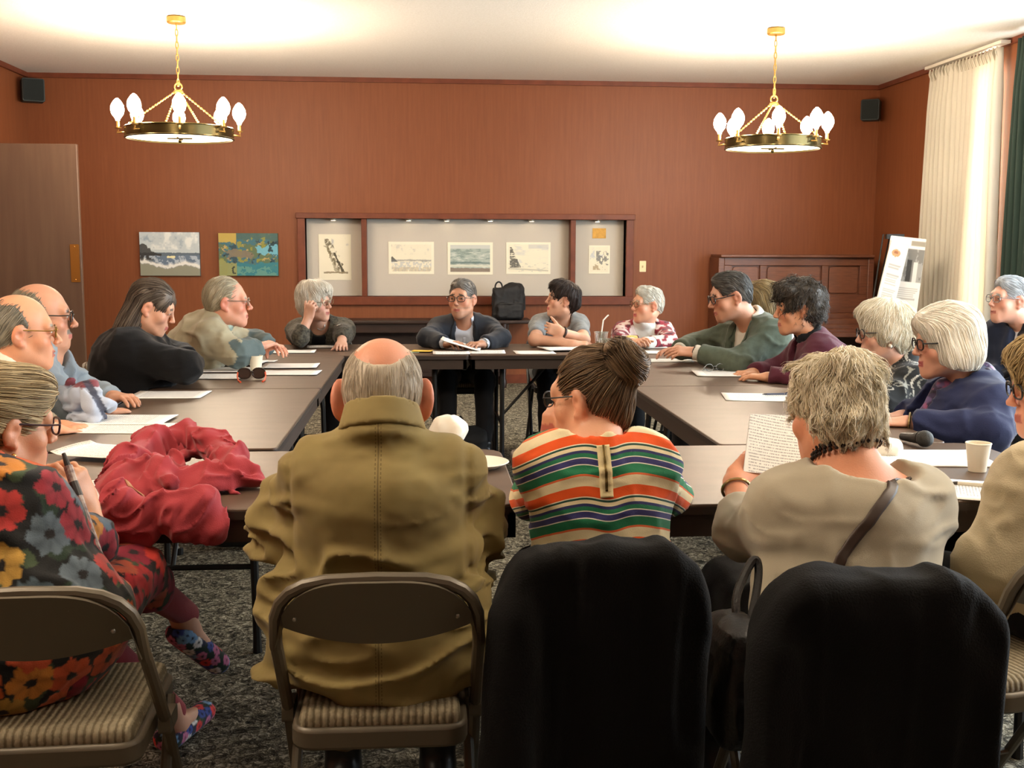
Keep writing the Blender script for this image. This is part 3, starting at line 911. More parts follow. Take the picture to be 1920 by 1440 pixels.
def art_rock(u, v):
    C = paper_base(u, v); n = nz2(u, v, 9, 21); n2 = nz2(u, v, 18, 22)
    line = .18 + .62*(1-v)**1.0 + .05*n; wd = .05 + .10*np.sin(np.clip((.9-v)/.8, 0, 1)*3.14)
    C = mixc(C, ((np.abs(u-line) < wd*(1+.5*n2))*(v > .14)*(v < .9)).astype(float)*sst(-.3, .4, n2+.5*n), '5b5137')
    C = mixc(C, ((np.abs(u-line+.14-.05*n) < .04)*(v > .16)*(v < .75)).astype(float)*.7, '7c7152')
    C = mixc(C, ((np.abs(u-line-.05) < .03)*(v > .15)*(v < .6)).astype(float), '3c3626')
    C = mixc(C, sst(.1, .6, nz2(u, v, 5, 23))*(v > .75)*(u > .4), 'b9b9b4')
    C = mixc(C, ((np.abs(v-.16-.02*n) < .02)*(u > .15)*(u < .9)).astype(float), '8c7f64')
    return C
def art_coast(u, v):
    C = paper_base(u, v); n = nz2(u, v, 8, 31, 2); n2 = nz2(u, v, 16, 32, 2)
    C = mixc(C, sst(.2, .7, n)*(v > .6)*.5, 'b4b4ae'); C = mixc(C, ((v < .55-.35*np.abs(u-.08)*4)*(v > .38)*(u < .22)).astype(float), '4a4a44')
    C = mixc(C, np.exp(-((v-.42-.03*n)/.025)**2)*.8, '6f7478'); C = mixc(C, ((v < .38)*(n2 > .0)).astype(float)*.6, 'a9b2ba')
    C = mixc(C, ((v < .22)*(n > -.2)).astype(float)*.6, 'b8a98a')
    return C
def art_waves(u, v):
    C = np.tile(lin('a7b3ab'), (len(u), 1)); n = nz2(u, v, 7, 41, .8); n2 = nz2(u, v*3, 9, 42, 1.2)
    C = mixc(C, (v > .8).astype(float), 'c8ccc6'); C = mixc(C, sst(.0, .5, n2)*(v < .8), '7f908a'); C = mixc(C, sst(.1, .5, -n2)*(v < .7), 'c9cfc6')
    C = mixc(C, np.exp(-((v-.36-.03*n)/.03)**2), '5f7474'); C = mixc(C, np.exp(-((v-.27-.03*n)/.035)**2), 'dcdccb'); C = mixc(C, (v < .2+.04*n).astype(float), '847568')
    return C
def art_stack(u, v):
    C = paper_base(u, v); n = nz2(u, v, 8, 51); n2 = nz2(u, v*2, 14, 52)
    C = mixc(C, sst(.1, .6, nz2(u, v*3, 4, 53))*(v > .35)*.5, 'b9bec4'); C = mixc(C, ((v > .8)*(u > .5)).astype(float)*.5, 'aab0ba')
    m = (u > .08)*(u < .12+.20*np.clip((.85-v)/.6, 0, 1)+.03*n)*(v > .2)*(v < .85)
    C = mixc(C, m.astype(float)*sst(-.5, .2, n2+.4*n+.2), '4b4b48'); C = mixc(C, np.exp(-((v-.18-.05*u*0+.08*u)/.02)**2)*.6, '8c887a')
    C = mixc(C, ((v < .35)*(n2 > .35)).astype(float)*.5, 'b4b6ae')
    return C
def art_small(u, v):
    C = paper_base(u, v); n = nz2(u, v, 5, 61); n2 = nz2(u, v, 10, 62)
    C = mixc(C, sst(.0, .5, n)*(v > .4)*.8, 'b7bfc8'); C = mixc(C, ((n2 > .1)*(np.abs(u-.65) < .3)*(np.abs(v-.55) < .25)).astype(float), '7d7e7c')
    C = mixc(C, ((n > -.1)*(np.abs(v-.25) < .12)*(u > .2)).astype(float)*.8, 'a08a66')
    return C
YN = YB + nd
picture('sea_picture', 262, 435, 377, 517, YB-.002, 'unframed grey sea painting with dark headland left on the wall', 'painting', art_sea, .03, edge='3d4446')
picture('landscape_picture', 410, 437, 523, 517, YB-.002, 'unframed teal and green abstract landscape painting nearest the display niche', 'painting', art_land, .03, edge='4c5a3c')
WC = 'watercolours pinned in the display niche'
picture('watercolour', 597, 439, 659, 525, YN, 'tall watercolour of a jagged brown rock in the left niche bay', 'picture', art_rock, .004, 60, 80, WC)
picture('watercolour', 728, 453, 814, 514, YN, 'watercolour of a pale coast with dark point, left of three', 'picture', art_coast, .004, 90, 64, WC, border=.07)
picture('watercolour', 839, 454, 924, 515, YN, 'watercolour of grey-green breaking waves, middle of the niche', 'picture', art_waves, .004, 90, 64, WC, border=.07)
picture('watercolour', 949, 454, 1032, 514, YN, 'watercolour of a dark sea stack at the left of a pale beach', 'picture', art_stack, .004, 90, 64, WC, border=.06)
picture('watercolour', 1104, 460, 1143, 513, YN, 'small upright grey watercolour in the right niche bay', 'picture', art_small, .004, 44, 60, WC, border=.08)
picture('paper_note', 1111, 428, 1136, 447, YN, 'small gold note pinned above the small grey watercolour', 'note', lambda u, v: np.tile(lin('c99a4a'), (len(u), 1))*(1+.25*nz2(u, v, 5, 71)[:, None]), .003, 20, 16, edge='c99a4a')
M_puck = pbsdf('puck_lens', 'f2ead8', .4, emit=('ffe6c0', 14)); M_puckr = pbsdf('puck_rim', 'c8c2b6', .4, .6)
for i, px in enumerate((624, 766, 838, 920, 998, 1122)):
    x = at(px, 412, YB)[0]
    s = empty('puck_light', (x, YB+.06, nz1)); tag(s, ['round puck light in the top of the left niche bay', 'puck light above the pale coast watercolour', 'puck light above the gap left of the wave watercolour', 'puck light above the right edge of the wave watercolour', 'puck light above the sea stack watercolour', 'puck light above the small gold note'][i], 'light', 'puck lights under the niche top')
    MB().lathe([(.0, -.018), (.03, -.018), (.034, 0), (0, 0)], n=18, cap=False).build('rim', M_puckr, s)
    MB().lathe([(.0, -.0195), (.022, -.0195), (.022, -.017), (0, -.017)], n=18, cap=False).build('lens', M_puck, s)

# ------------------------------------------------------------------ piano
pz = at(1347, 477, 10.95)[2]; x0 = at(1352, 520, 10.95)[0]; x1 = at(1632, 520, 10.95)[0]
pi = empty('upright_piano', ((x0+x1)/2, 11.0, 0)); tag(pi, 'brown upright piano with panelled front against the back wall', 'piano')
M_pn = pbsdf('piano_wood', '6e4430', .38, noise=(5, '5c3728', (2, 6, 14)), spec=.45)
M_pn2 = pbsdf('piano_panel', '774a35', .4, noise=(5, '643e2d', (2, 6, 14)), spec=.45)
hw = (x1-x0)/2; zk = at(1500, 622, 10.7)[2]
MB().box((-hw-.02, -.1, pz-.03), (hw+.02, .3, pz)).build('lid', M_pn, pi, bevel=.008)
for q in (-1, 1):
    MB().box((q*hw-.03, -.06, 0), (q*hw+.03, .3, pz-.03)).build('side_panel', M_pn, pi, bevel=.006)
    MB().box((q*(hw-.02)-.04, -.38, zk-.02), (q*(hw-.02)+.04, -.05, zk+.13)).build('key_cheek', M_pn, pi, bevel=.01)
    MB().lathe([(.05, 0), (.05, .05), (.03, .08), (.045, .2), (.03, .35), (.05, zk-.06), (.05, zk-.02)], (q*(hw-.03), -.33, 0), 14).build('front_leg', M_pn, pi)
fz0 = zk + .17
MB().box((-hw+.03, -.02, 0), (hw-.03, .28, pz-.03)).build('cabinet', M_pn, pi)
# frame of the upper front with three recessed panels
pxs = [(1372, 1425), (1437, 1541), (1553, 1612)]
zt, zb = at(1500, 498, 10.95)[2], at(1500, 552, 10.95)[2]
mb = MB(); xs = [-hw+.03]
for a, b in pxs: xs += [at(a, 520, 10.95)[0]-(x0+x1)/2, at(b, 520, 10.95)[0]-(x0+x1)/2]
xs.append(hw-.03)
for i in range(0, len(xs), 2): mb.box((xs[i], -.05, zb), (xs[i+1], -.02, zt))
mb.box((xs[0], -.05, zt), (xs[-1], -.02, pz-.03)); mb.box((xs[0], -.05, fz0), (xs[-1], -.02, zb))
mb.build('front_frame', M_pn, pi, bevel=.004)
for i in (1, 3, 5):
    MB().rbox((xs[i]+.012, -.034, zb+.012), (xs[i+1]-.012, -.019, zt-.012), .03, axis=1).build('front_panel', M_pn2, pi, bevel=.004)
mb = MB()
for k, (yy, zz) in enumerate(((-.10, fz0), (-.18, fz0-.05), (-.26, fz0-.10), (-.34, fz0-.14))): mb.box((-hw+.05, yy-.02, zz-.06), (hw-.05, -.02, zz))
mb.build('fallboard', M_pn, pi, bevel=.008)
MB().box((-hw-.01, -.40, zk-.05), (hw+.01, -.05, zk)).build('key_bed', M_pn, pi, bevel=.008)
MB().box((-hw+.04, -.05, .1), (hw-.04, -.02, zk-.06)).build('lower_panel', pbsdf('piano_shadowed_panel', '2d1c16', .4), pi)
mb = MB()
for q in (-1, 0, 1): mb.rbox((q*.12-.025, -.16, .06), (q*.12+.025, -.02, .07), .02)
mb.build('pedals', M_brass, pi)

# ------------------------------------------------------------------ console table under the niche + backpack
cz = at(980, 600, 10.95)[2]; cx0 = at(643, 602, 10.95)[0]; cx1 = at(996, 602, 10.95)[0]
M_con = pbsdf('console_wood', '2e1c15', .4, noise=(6, '23150f', (1, 8, 8)))
c = empty('console_table', ((cx0+cx1)/2, 11.1, 0)); tag(c, 'long dark wooden console table along the wall under the display niche', 'table')
hw = (cx1-cx0)/2
MB().box((-hw, -.2, cz-.035), (hw, .2, cz)).build('tabletop', M_con, c, bevel=.008)
MB().box((-hw+.04, -.16, cz-.12), (hw-.22, .17, cz-.035)).build('apron', M_con, c)
MB().box((-hw+.06, .10, .1), (hw-.24, .13, cz-.1)).build('back_panel', M_con, c)
for sx in (-hw+.05, hw-.27):
    for sy in (-.15, .15): MB().lathe([(.028, 0), (.034, .06), (.022, .1), (.03, .3), (.035, cz-.16), (.04, cz-.035)], (sx, sy, 0), 12).build('leg', M_con, c)
MB().box((-hw+.05, -.02, .10), (hw-.25, .02, .14)).build('stretcher', M_con, c)
M_black = pbsdf('black_nylon', '131417', .75, bump=(500, .2))
b0, b1 = at(923, 598, 10.93), at(983, 598, 10.93)
bp = Field(); bx = (b0[0]+b1[0])/2; bw = (b1[0]-b0[0])/2; bh = at(950, 540, 10.93)[2]-cz
bp.box((bx, 11.0, cz+bh*.5), (bw*.97, .09, bh*.5), .035); bp.box((bx+.01, 10.915, cz+bh*.28), (bw*.80, .05, bh*.24), .03, None, .02)
bp.ell((bx+.06, 11.0, cz+bh*.97), (bw*.62, .07, .06), None, .05)
bp.disp(folds(.006, 14, (1, 1, 1), 4))
V, Q = bp.mesh(.009)
o = np_mesh('backpack', V, Q, M_black, origin=(bx, 11, cz)); o.location = (bx, 11.0, cz+.002); tag(o, 'black backpack standing on the dark console table', 'bag')
MB().tube([(-.09+.035*math.cos(t), 0, bh+.0+.055*math.sin(t)) for t in np.linspace(-.2, 3.3, 12)], .008, 8).build('grab_handle', M_black, o)
MB().tube([(-bw*.7, -.10, bh*.5), (0, -.145, bh*.53), (bw*.75, -.11, bh*.5)], .003, 6).build('zip', pbsdf('zip_grey', '3a3b3f', .4), o)
MB().tube([(bw*.9, -.03, bh*.95), (bw*1.02, -.02, bh*.7), (bw*1.03, -.02, bh*.3)], .012, 8).build('strap', M_black, o)

# ------------------------------------------------------------------ curtains, poster stand
def drape(name, x, y0, y1, z0, z1, n, amp, mat, label, col=None, gather=True, swap=False):
    NY, NZ = n*14, 40
    u = np.linspace(0, 1, NY); v = np.linspace(0, 1, NZ)
    U, Vv = np.meshgrid(u, v, indexing='xy')
    ph = U*n*2*math.pi + 1.2*np.sin(U*11) + .6*np.sin(U*23+1)
    a = amp*(.55 + .45*np.sin(U*7+2))*(1 - .45*sst(.86, 1., Vv))
    X = x + a*np.sin(ph + .35*np.sin(Vv*3+U*5)) + .012*np.sin(Vv*5+U*9)
    Y = y0 + (y1-y0)*U + amp*.35*np.cos(ph)*(1-.3*Vv) + (.05*np.sin(U*3.1)*(1-Vv))
    Z = z0 + (z1-z0)*Vv
    P = np.stack([X, Y, Z], -1).reshape(-1, 3)
    # give the cloth thickness
    P2 = P + np.array([.004, 0, 0]); i = (np.arange(NZ-1)[:, None]*NY + np.arange(NY-1)[None]).ravel(); m = len(P)
    Q = np.stack([i, i+1, i+NY+1, i+NY], 1)
    e = [Q, Q[:, ::-1] + m]
    k = np.arange(NY-1); e.append(np.stack([k+1, k, k+m, k+1+m], 1)); t = (NZ-1)*NY + k; e.append(np.stack([t, t+1, t+1+m, t+m], 1))
    o = np_mesh(name, np.concatenate([P, P2]), np.concatenate(e), mat, origin=(x, (y0+y1)/2, z1)); o.location = (x, (y0+y1)/2, z1)
    tag(o, label, 'curtain'); return o
def curtain_mat(name, col, trl):
    m = bpy.data.materials.new(name); nt, N, L, P = nodes_of(m)
    P.inputs['Base Color'].default_value = tuple(lin(col)) + (1,); P.inputs['Roughness'].default_value = .85
    t = N.new('ShaderNodeBsdfTranslucent'); t.inputs['Color'].default_value = tuple(lin(col)) + (1,)
    mx = N.new('ShaderNodeMixShader'); mx.inputs[0].default_value = trl
    L.new(P.outputs[0], mx.inputs[1]); L.new(t.outputs[0], mx.inputs[2]); L.new(mx.outputs[0], N['Material Output'].inputs['Surface'])
    return m
M_cur = curtain_mat('cream_curtain_cloth', 'd6d0c0', .30)
cu = drape('curtain', 4.55, 8.73, 10.0, .06, 2.955, 16, .042, M_cur, 'long pleated cream curtain hanging at the right wall')
mbt = MB(); mbt.box((4.51, 8.69, 2.975), (4.59, 10.04, 3.0)); o = mbt.build('curtain_track', pbsdf('track_paint', 'cfc8ba', .5)); tag(o, 'pale curtain track fixed below the ceiling above the cream curtain', 'curtain track')
heading = MB()
for k in range(20):
    y = 8.76 + k*.062; heading.tube([(4.535, y, 2.86), (4.515, y+.012, 2.92), (4.53, y+.024, 2.962)], .007, 5)
heading.v = [tuple(np.asarray(p) - np.array(cu.location)) for p in heading.v]
heading.build('pinch_pleats', M_cur, cu)
drape('curtain', 4.50, 7.8, 8.41, .06, 2.96, 9, .04, curtain_mat('dark_green_cloth', '1c3028', .1), 'dark green curtain at the far right edge beside the big window')

def poster(x, y, z0, w, h, lean, rz, label, fn, nx=60, ny=110, roll=0):
    r = empty('poster_board', (x, y, z0), rz); tag(r, label, 'poster')
    R = rotm('X', lean) @ rotm('Y', roll)
    MB().box((-w/2, 0, 0), (w/2, .012, h)).xf(R).build('foam_board', pbsdf('foam_white', 'd9d6cf', .7), r, smooth=False)
    U, V = np.meshgrid(np.linspace(0, 1, nx), np.linspace(0, 1, ny), indexing='xy')
    P = (np.stack([(U-.5)*w*.99, np.full_like(U, -.0015), V*h*.99+.005*h], -1).reshape(-1, 3)) @ R.T
    i = (np.arange(ny-1)[:, None]*nx + np.arange(nx-1)[None]).ravel(); Q = np.stack([i, i+1, i+nx+1, i+nx], 1)
    np_mesh('print', P, Q, pbsdf('paint_surface', 'ffffff', .8, attr='Col'), r, fn(U.ravel(), V.ravel()))
    return r
def textlines(C, u, v, u0, u1, v0, v1, n, col='9a948c'):
    t = (v-v0)/(v1-v0)*n; m = (u > u0)*(u < u1 - .12*(np.sin(np.floor(t)*7.3)*.5+.5))*(v > v0)*(v < v1)*((t % 1) < .5)
    return mixc(C, m.astype(float)*.75, col)
def print_logo(u, v):
    C = np.tile(lin('dedad4'), (len(u), 1))
    C = mixc(C, (((u-.4)/.24)**2 + ((v-.90)/.035)**2 < 1).astype(float), 'c98a56'); C = mixc(C, (((u-.4)/.12)**2 + ((v-.905)/.014)**2 < 1).astype(float), '8c5a40')
    for k, (a, b) in enumerate(((.74, .80), (.60, .71), (.47, .57), (.34, .44), (.22, .31))): C = textlines(C, u, v, .15, .85, a, b, 5)
    return C
def print_photo(u, v):
    C = np.tile(lin('e2ddd7'), (len(u), 1)); n = nz2(u, v, 9, 81)
    m = (v > .60)*(v < .90)*(u > .08)
    C = mixc(C, m.astype(float), '6a6864'); C = mixc(C, (m*(n > .1)).astype(float), '9c9a96'); C = mixc(C, (m*(np.abs(u-.62) < .07)*(v < .8)).astype(float), '2e2c2b'); C = mixc(C, (m*(np.abs(u-.8) < .06)*(v < .78)).astype(float), 'd8d4ce')
    C = mixc(C, ((v > .93)*(v < .975)*(u > .6)).astype(float), '8c8474')
    C = textlines(C, u, v, .1, .95, .44, .56, 6); C = mixc(C, ((v > .33)*(v < .385)*(u > .05)*(u < .8)).astype(float), '9d5a58')
    C = textlines(C, u, v, .1, .9, .18, .30, 6); C = mixc(C, (((u-.75)/.2)**2 + ((v-.1)/.07)**2 < 1).astype(float), 'c8905a')
    return C
pY = 9.2
pz0 = at(1690, 640, pY)[2]
exx = at(1702, 500, pY)[0]
ez = empty('display_easel', (exx, pY+.25, 0)); tag(ez, 'dark metal easel holding two poster boards beside the cream curtain', 'easel')
for q in (-.34, .05): MB().tube([(q, -.10, 0), (q*.35, .0, 1.50)], .007, 8).build('leg', M_dark, ez)
MB().tube([(-.15, .40, 0), (-.05, .02, 1.50)], .007, 8).build('leg', M_dark, ez)
MB().box((-.36, -.22, .50), (.05, -.06, .53)).build('shelf', M_dark, ez); MB().rbox((-.10, -.03, 1.46), (.06, .02, 1.50), .01).build('clip', M_dark, ez)
h1 = at(1700, 447, pY)[2] - .535
poster(exx-.03, pY+.13, .535, .30, h1+.02, -5, math.radians(-10), 'white poster board with grey photograph and red band, behind', print_photo, roll=6)
poster(exx-.25, pY+.02, .535, .17, h1, -5, math.radians(6), 'narrow white poster board with orange emblem, leaning in front', print_logo, 50, 120, roll=15)
# ------------------------------------------------------------------ tables
M_top = pbsdf('brown_laminate', '4b392b', .42, noise=(5, '554234', (1, 3, 1)), bump=(700, .05), spec=.5)
M_edge = pbsdf('dark_table_edge', '2b211b', .5)
M_apron = pbsdf('dark_apron', '33261e', .55)
TT = .74
def table(x0, x1, y0, y1, label, along='y', r=.02, group='folding tables set in a rectangle', topmat=None):
    cx, cyy = (x0+x1)/2, (y0+y1)/2; hx, hy = (x1-x0)/2, (y1-y0)/2
    TABLES.append((x0, x1, y0, y1))
    t = empty('folding_table', (cx, cyy, 0)); tag(t, label, 'table')
    MB().rbox((-hx, -hy, TT-.022), (hx, hy, TT), r).build('tabletop', topmat or M_top, t, bevel=.003)
    MB().rbox((-hx-.003, -hy-.003, TT-.026), (hx+.003, hy+.003, TT-.006), r+.003).build('edge_band', M_edge, t)
    i = .012
    ap = MB(); 
    for lo, hi in (((-hx+i, -hy+i), (hx-i, -hy+i+.02)), ((-hx+i, hy-i-.02), (hx-i, hy-i)), ((-hx+i, -hy+i), (-hx+i+.02, hy-i)), ((hx-i-.02, -hy+i), (hx-i, hy-i))):
        ap.box((lo[0], lo[1], TT-.085), (hi[0], hi[1], TT-.022))
    ap.build('apron', M_apron, t)
    L, W = (hy, hx) if along == 'y' else (hx, hy)
    for s in (-1, 1):
        for q in (-1, 1):
            a, b = s*(L-.20), q*(W-.11)
            p = lambda l, w, z: (w, l, z) if along == 'y' else (l, w, z)
            MB().tube([p(a, b*.92, TT-.03), p(a, b, .45), p(a, b*1.02, .05), p(a, b*1.02, .0)], [.014, .014, .014, .016], 8).build('leg', M_dark, t)
        p = lambda l, w, z: (w, l, z) if along == 'y' else (l, w, z)
        MB().tube([p(s*(L-.20), -(W-.11), .30), p(s*(L-.20), (W-.11), .30)], .010, 8).build('leg_brace', M_dark, t)
        MB().tube([p(s*(L-.20), 0, .30), p(s*(L-.55), 0, TT-.05)], .009, 8).build('folding_strut', M_dark, t)
    return t
table(-1.285, .262, 6.60, 7.38, 'left one of the two folding tables along the far end', 'x')
table(.268, 1.80, 6.60, 7.38, 'right one of the two folding tables along the far end', 'x')
table(-1.225, -.468, 5.063, 6.595, 'folding table on the left side, farther half with sunglasses on it')
table(-1.225, -.468, 3.535, 5.055, 'folding table on the left side, nearer half with a single sheet on it')
table(.955, 1.715, 5.063, 6.595, 'folding table on the right side, farther half before the green blazer')
table(.955, 1.715, 3.52, 5.055, 'folding table on the right side, nearer half before the navy blazer')
table(-1.29, .236, 2.70, 3.482, 'folding table nearest the camera on the left, under the red jacket', 'x', .07)
table(.268, 1.80, 2.68, 3.505, 'folding table nearest the camera on the right, with a paper cup', 'x', .07)

# ------------------------------------------------------------------ folding chairs
M_taupe = pbsdf('taupe_enamel', '5c5446', .42, .15, spec=.5)
M_blackframe = pbsdf('black_frame', '16161a', .4, .3)
def seat_cloth(name, c1, c2, sc=58):
    m = bpy.data.materials.new(name); nt, N, L, P = nodes_of(m)
    tc = N.new('ShaderNodeTexCoord'); w = N.new('ShaderNodeTexWave'); w.bands_direction = 'X'; w.inputs['Scale'].default_value = sc/6.283*2; w.inputs['Distortion'].default_value = 1.2; w.inputs['Detail'].default_value = 3; w.inputs['Detail Scale'].default_value = 6
    L.new(tc.outputs['Object'], w.inputs['Vector'])
    r = ramp(N, [(.1, c2), (.45, c1), (.9, c1)]); L.new(w.outputs['Fac'], r.inputs['Fac'])
    n = N.new('ShaderNodeTexNoise'); n.inputs['Scale'].default_value = 90; L.new(tc.outputs['Object'], n.inputs['Vector'])
    mx = N.new('ShaderNodeMix'); mx.data_type = 'RGBA'; mx.blend_type = 'MULTIPLY'; mx.inputs[0].default_value = .5
    L.new(r.outputs['Color'], mx.inputs[6]); L.new(n.outputs['Fac'], mx.inputs[7]); L.new(mx.outputs[2], P.inputs['Base Color'])
    P.inputs['Roughness'].default_value = .9
    b = N.new('ShaderNodeBump'); b.inputs['Strength'].default_value = .7; b.inputs['Distance'].default_value = .004; L.new(w.outputs['Fac'], b.inputs['Height']); L.new(b.outputs['Normal'], P.inputs['Normal'])
    return m
M_seat = seat_cloth('ribbed_seat_cloth', 'aea388', '7a6e54', 70)
CH = {}
def chair_parts(frame_m):
    """one folding chair facing +Y, built once"""
    c = empty('folding_chair', (0, 0, 0))
    # back hoop runs from the top of the back down to the front feet
    def post(q):
        return [(q*.192, .235, .0), (q*.192, .215, .03), (q*.192, -.02, .42), (q*.192, -.195, .625)]
    arch = []
    for k in range(13):
        a = math.pi*k/12; cx = math.cos(a); sz = math.sin(a)
        arch.append((.192*math.copysign(abs(cx)**.55, cx), -.195-.05*sz**.6, .625 + .140*sz**.6))
    for q in (1, -1): MB().tube([(q*.192, .235, .012), (q*.192, -.02, .42), (q*.192, -.195, .632)], .0125, 10).build('front_leg', frame_m, c)
    MB().tube([(.192, -.19, .62)] + arch + [(-.192, -.19, .62)], .0125, 10).build('back_hoop', frame_m, c)
    # backrest sheet: curved plate filling the hoop
    mb = MB(); n = 24; top = []; bot = []
    for k in range(n+1):
        u = -1 + 2*k/n; x = .191*u
        zt = .625 + .141*(max(0, 1-abs(u)**3.3))**.5; zb = .668 - .032*(1-u*u)
        yy = -.21 - .028*(1-u*u)
        top.append((x, yy-.035*(zt-.625)/.145, zt)); bot.append((x, yy+.012, min(zb, zt-.002)))
    for dy in (-.006, .006):
        mb.v += [(p[0], p[1]+dy, p[2]) for p in top] + [(p[0], p[1]+dy, p[2]) for p in bot]
    m = n+1
    for k in range(n):
        mb.f.append((k, k+1, m+k+1, m+k)); mb.f.append((2*m+k+1, 2*m+k, 3*m+k, 3*m+k+1))
        mb.f.append((k+1, k, 2*m+k, 2*m+k+1)); mb.f.append((m+k, m+k+1, 3*m+k+1, 3*m+k))
    mb.mi = [0]*len(mb.f)
    b = mb.build('backrest', frame_m, c)
    for (x, z) in ((-.09, .737), (.08, .737), (-.150, .690), (.150, .690)): MB().sphere((x, -.246+.9*abs(x)**2+ (.02 if abs(x) > .15 else -.018), z), .0045, 8, 5).build('rivet', pbsdf('rivet_steel', '8f8a80', .35, .8), b)
    MB().rbox((-.172, -.178, .402), (.172, .205, .447), .045).build('seat_pan', frame_m, c, bevel=.008)
    sp = Field(); sp.box((0, .014, .452), (.158, .180, .024), .02); V, Q = sp.mesh(.008)
    np_mesh('seat_pad', V, Q, M_seat, c)
    for q in (1, -1): MB().tube([(q*.178, .10, .43), (q*.182, -.03, .25), (q*.186, -.235, .012)], [.011, .0115, .0115], 10).build('rear_leg', frame_m, c)
    MB().tube([(-.186, -.20, .055), (.186, -.20, .055)], .008, 8).build('rear_crossbar', frame_m, c)
    MB().tube([(-.19, .16, .13), (.19, .16, .13)], .008, 8).build('front_crossbar', frame_m, c)
    for q in (1, -1):
        MB().lathe([(0, 0), (.017, 0), (.017, .03), (0, .03)], (q*.192, .237, 0), 10, cap=False).build('foot_cap', M_dark, c)
        MB().lathe([(0, 0), (.016, 0), (.016, .03), (0, .03)], (q*.186, -.237, 0), 10, cap=False).build('foot_cap', M_dark, c)
        MB().rbox((q*.192-.012, -.045, .405), (q*.192+.012, .035, .44), .008, axis=0).build('hinge', frame_m, c)
    return c
CH['t'] = chair_parts(M_taupe); CH['k'] = chair_parts(M_blackframe)
CH_used = {'t': False, 'k': False}
def chair(x, y, d, label, kind='t', sc=1.0):
    """d: compass direction faced, 0 = away from the camera, 90 = to the right"""
    if not CH_used[kind]: c = CH[kind]; CH_used[kind] = True
    else: c = copy_tree(CH[kind])
    c.location = (x, y, 0); c.rotation_euler = (0, 0, -math.radians(d)); c.scale = (sc, sc, sc)
    tag(c, label, 'chair', 'folding chairs round the tables'); return c

# ------------------------------------------------------------------ things on the tables
def print_mat():
    m = bpy.data.materials.new('printed_paper'); nt, N, L, P = nodes_of(m)
    tc = N.new('ShaderNodeTexCoord'); sx = N.new('ShaderNodeSeparateXYZ'); L.new(tc.outputs['Object'], sx.inputs[0])
    def math_(op, a, b=None, c=None):
        n = N.new('ShaderNodeMath'); n.operation = op
        for i, v in enumerate((a, b, c)):
            if v is None: continue
            if isinstance(v, (int, float)): n.inputs[i].default_value = v
            else: L.new(v, n.inputs[i])
        return n.outputs[0]
    X, Y = sx.outputs[0], sx.outputs[1]
    line = math_('GREATER_THAN', math_('FRACT', math_('MULTIPLY', Y, 125.0)), .55)
    nz = N.new('ShaderNodeTexNoise'); nz.inputs['Scale'].default_value = 1.0
    mp = N.new('ShaderNodeMapping'); mp.inputs['Scale'].default_value = (420, 62, 1); L.new(tc.outputs['Object'], mp.inputs['Vector']); L.new(mp.outputs['Vector'], nz.inputs['Vector'])
    words = math_('GREATER_THAN', nz.outputs['Fac'], .46)
    inx = math_('LESS_THAN', math_('ABSOLUTE', X), .085); iny = math_('LESS_THAN', math_('ABSOLUTE', Y), .115)
    f = math_('MULTIPLY', math_('MULTIPLY', line, words), math_('MULTIPLY', inx, iny))
    mx = N.new('ShaderNodeMix'); mx.data_type = 'RGBA'; mx.inputs[6].default_value = tuple(lin('f7f6f2')) + (1,); mx.inputs[7].default_value = tuple(lin('b4b4b6')) + (1,)
    L.new(f, mx.inputs[0]); L.new(mx.outputs[2], P.inputs['Base Color']); P.inputs['Roughness'].default_value = .8
    return m
M_paper = print_mat()
def sheet_mesh(w, h, t, curl, seed):
    r = random.Random(seed); nx, ny = 8, 10; V = []; Q = []
    ph = r.uniform(0, 6)
    for s in (0, 1):
        for j in range(ny+1):
            for i in range(nx+1):
                x = (i/nx-.5)*w; y = (j/ny-.5)*h
                z = curl*(math.sin(x*9+ph)*.4+.4)*.012 + curl*.02*max(0, abs(j/ny-.5)*2-.75)
                V.append((x, y, z + (t if s else 0)))
    m = (nx+1)*(ny+1)
    for j in range(ny):
        for i in range(nx):
            a = j*(nx+1)+i; Q.append((a+m, a+1+m, a+nx+2+m, a+nx+1+m)); Q.append((a, a+nx+1, a+nx+2, a+1))
    for i in range(nx): Q.append((i, i+1, i+1+m, i+m)); a = ny*(nx+1)+i; Q.append((a+1, a, a+m, a+1+m))
    for j in range(ny): a = j*(nx+1); Q.append((a+nx+1, a, a+m, a+nx+1+m)); a += nx; Q.append((a, a+nx+1, a+nx+1+m, a+m))
    return np.array(V), np.array(Q)
SHEETS = []
def sheet(px, py, rot, label, w=.216, h=.279, t=.0018, curl=.3, mat=None, z=TT, name='paper_sheet', cat='paper', lay=0):
    p = on(px, py, z); i = len(SHEETS)
    V, Q = sheet_mesh(w, h, t, curl, i)
    o = np_mesh(name, V, Q, mat or M_paper, smooth=False); o.location = (p[0], p[1], z + .0008 + lay*.003); o.rotation_euler = (0, 0, math.radians(rot))
    tag(o, label, cat, 'papers lying on the tables'); SHEETS.append(o); return o
sheet(318, 741, 88, 'single white sheet lying before the woman in black', w=.23, h=.31)
sheet(226, 790, 86, 'upper one of two overlapping sheets near the red jacket', h=.36, lay=1)
sheet(236, 804, 84, 'lower one of two overlapping sheets near the red jacket', h=.34, lay=0)
sheet(192, 856, 70, 'crumpled white sheet half under the left end of the red jacket', curl=2.0, w=.19, h=.22)
sheet(196, 925, 12, 'upright-lying white sheet between the floral woman\'s hand and the red jacket', w=.17, h=.30)
sheet(437, 683, 84, 'white sheet behind the paper cup, farthest of the left pile', h=.33, lay=2, t=.003)
sheet(424, 695, 92, 'white sheet in the middle of the left pile by the paper cup', h=.36, lay=1)
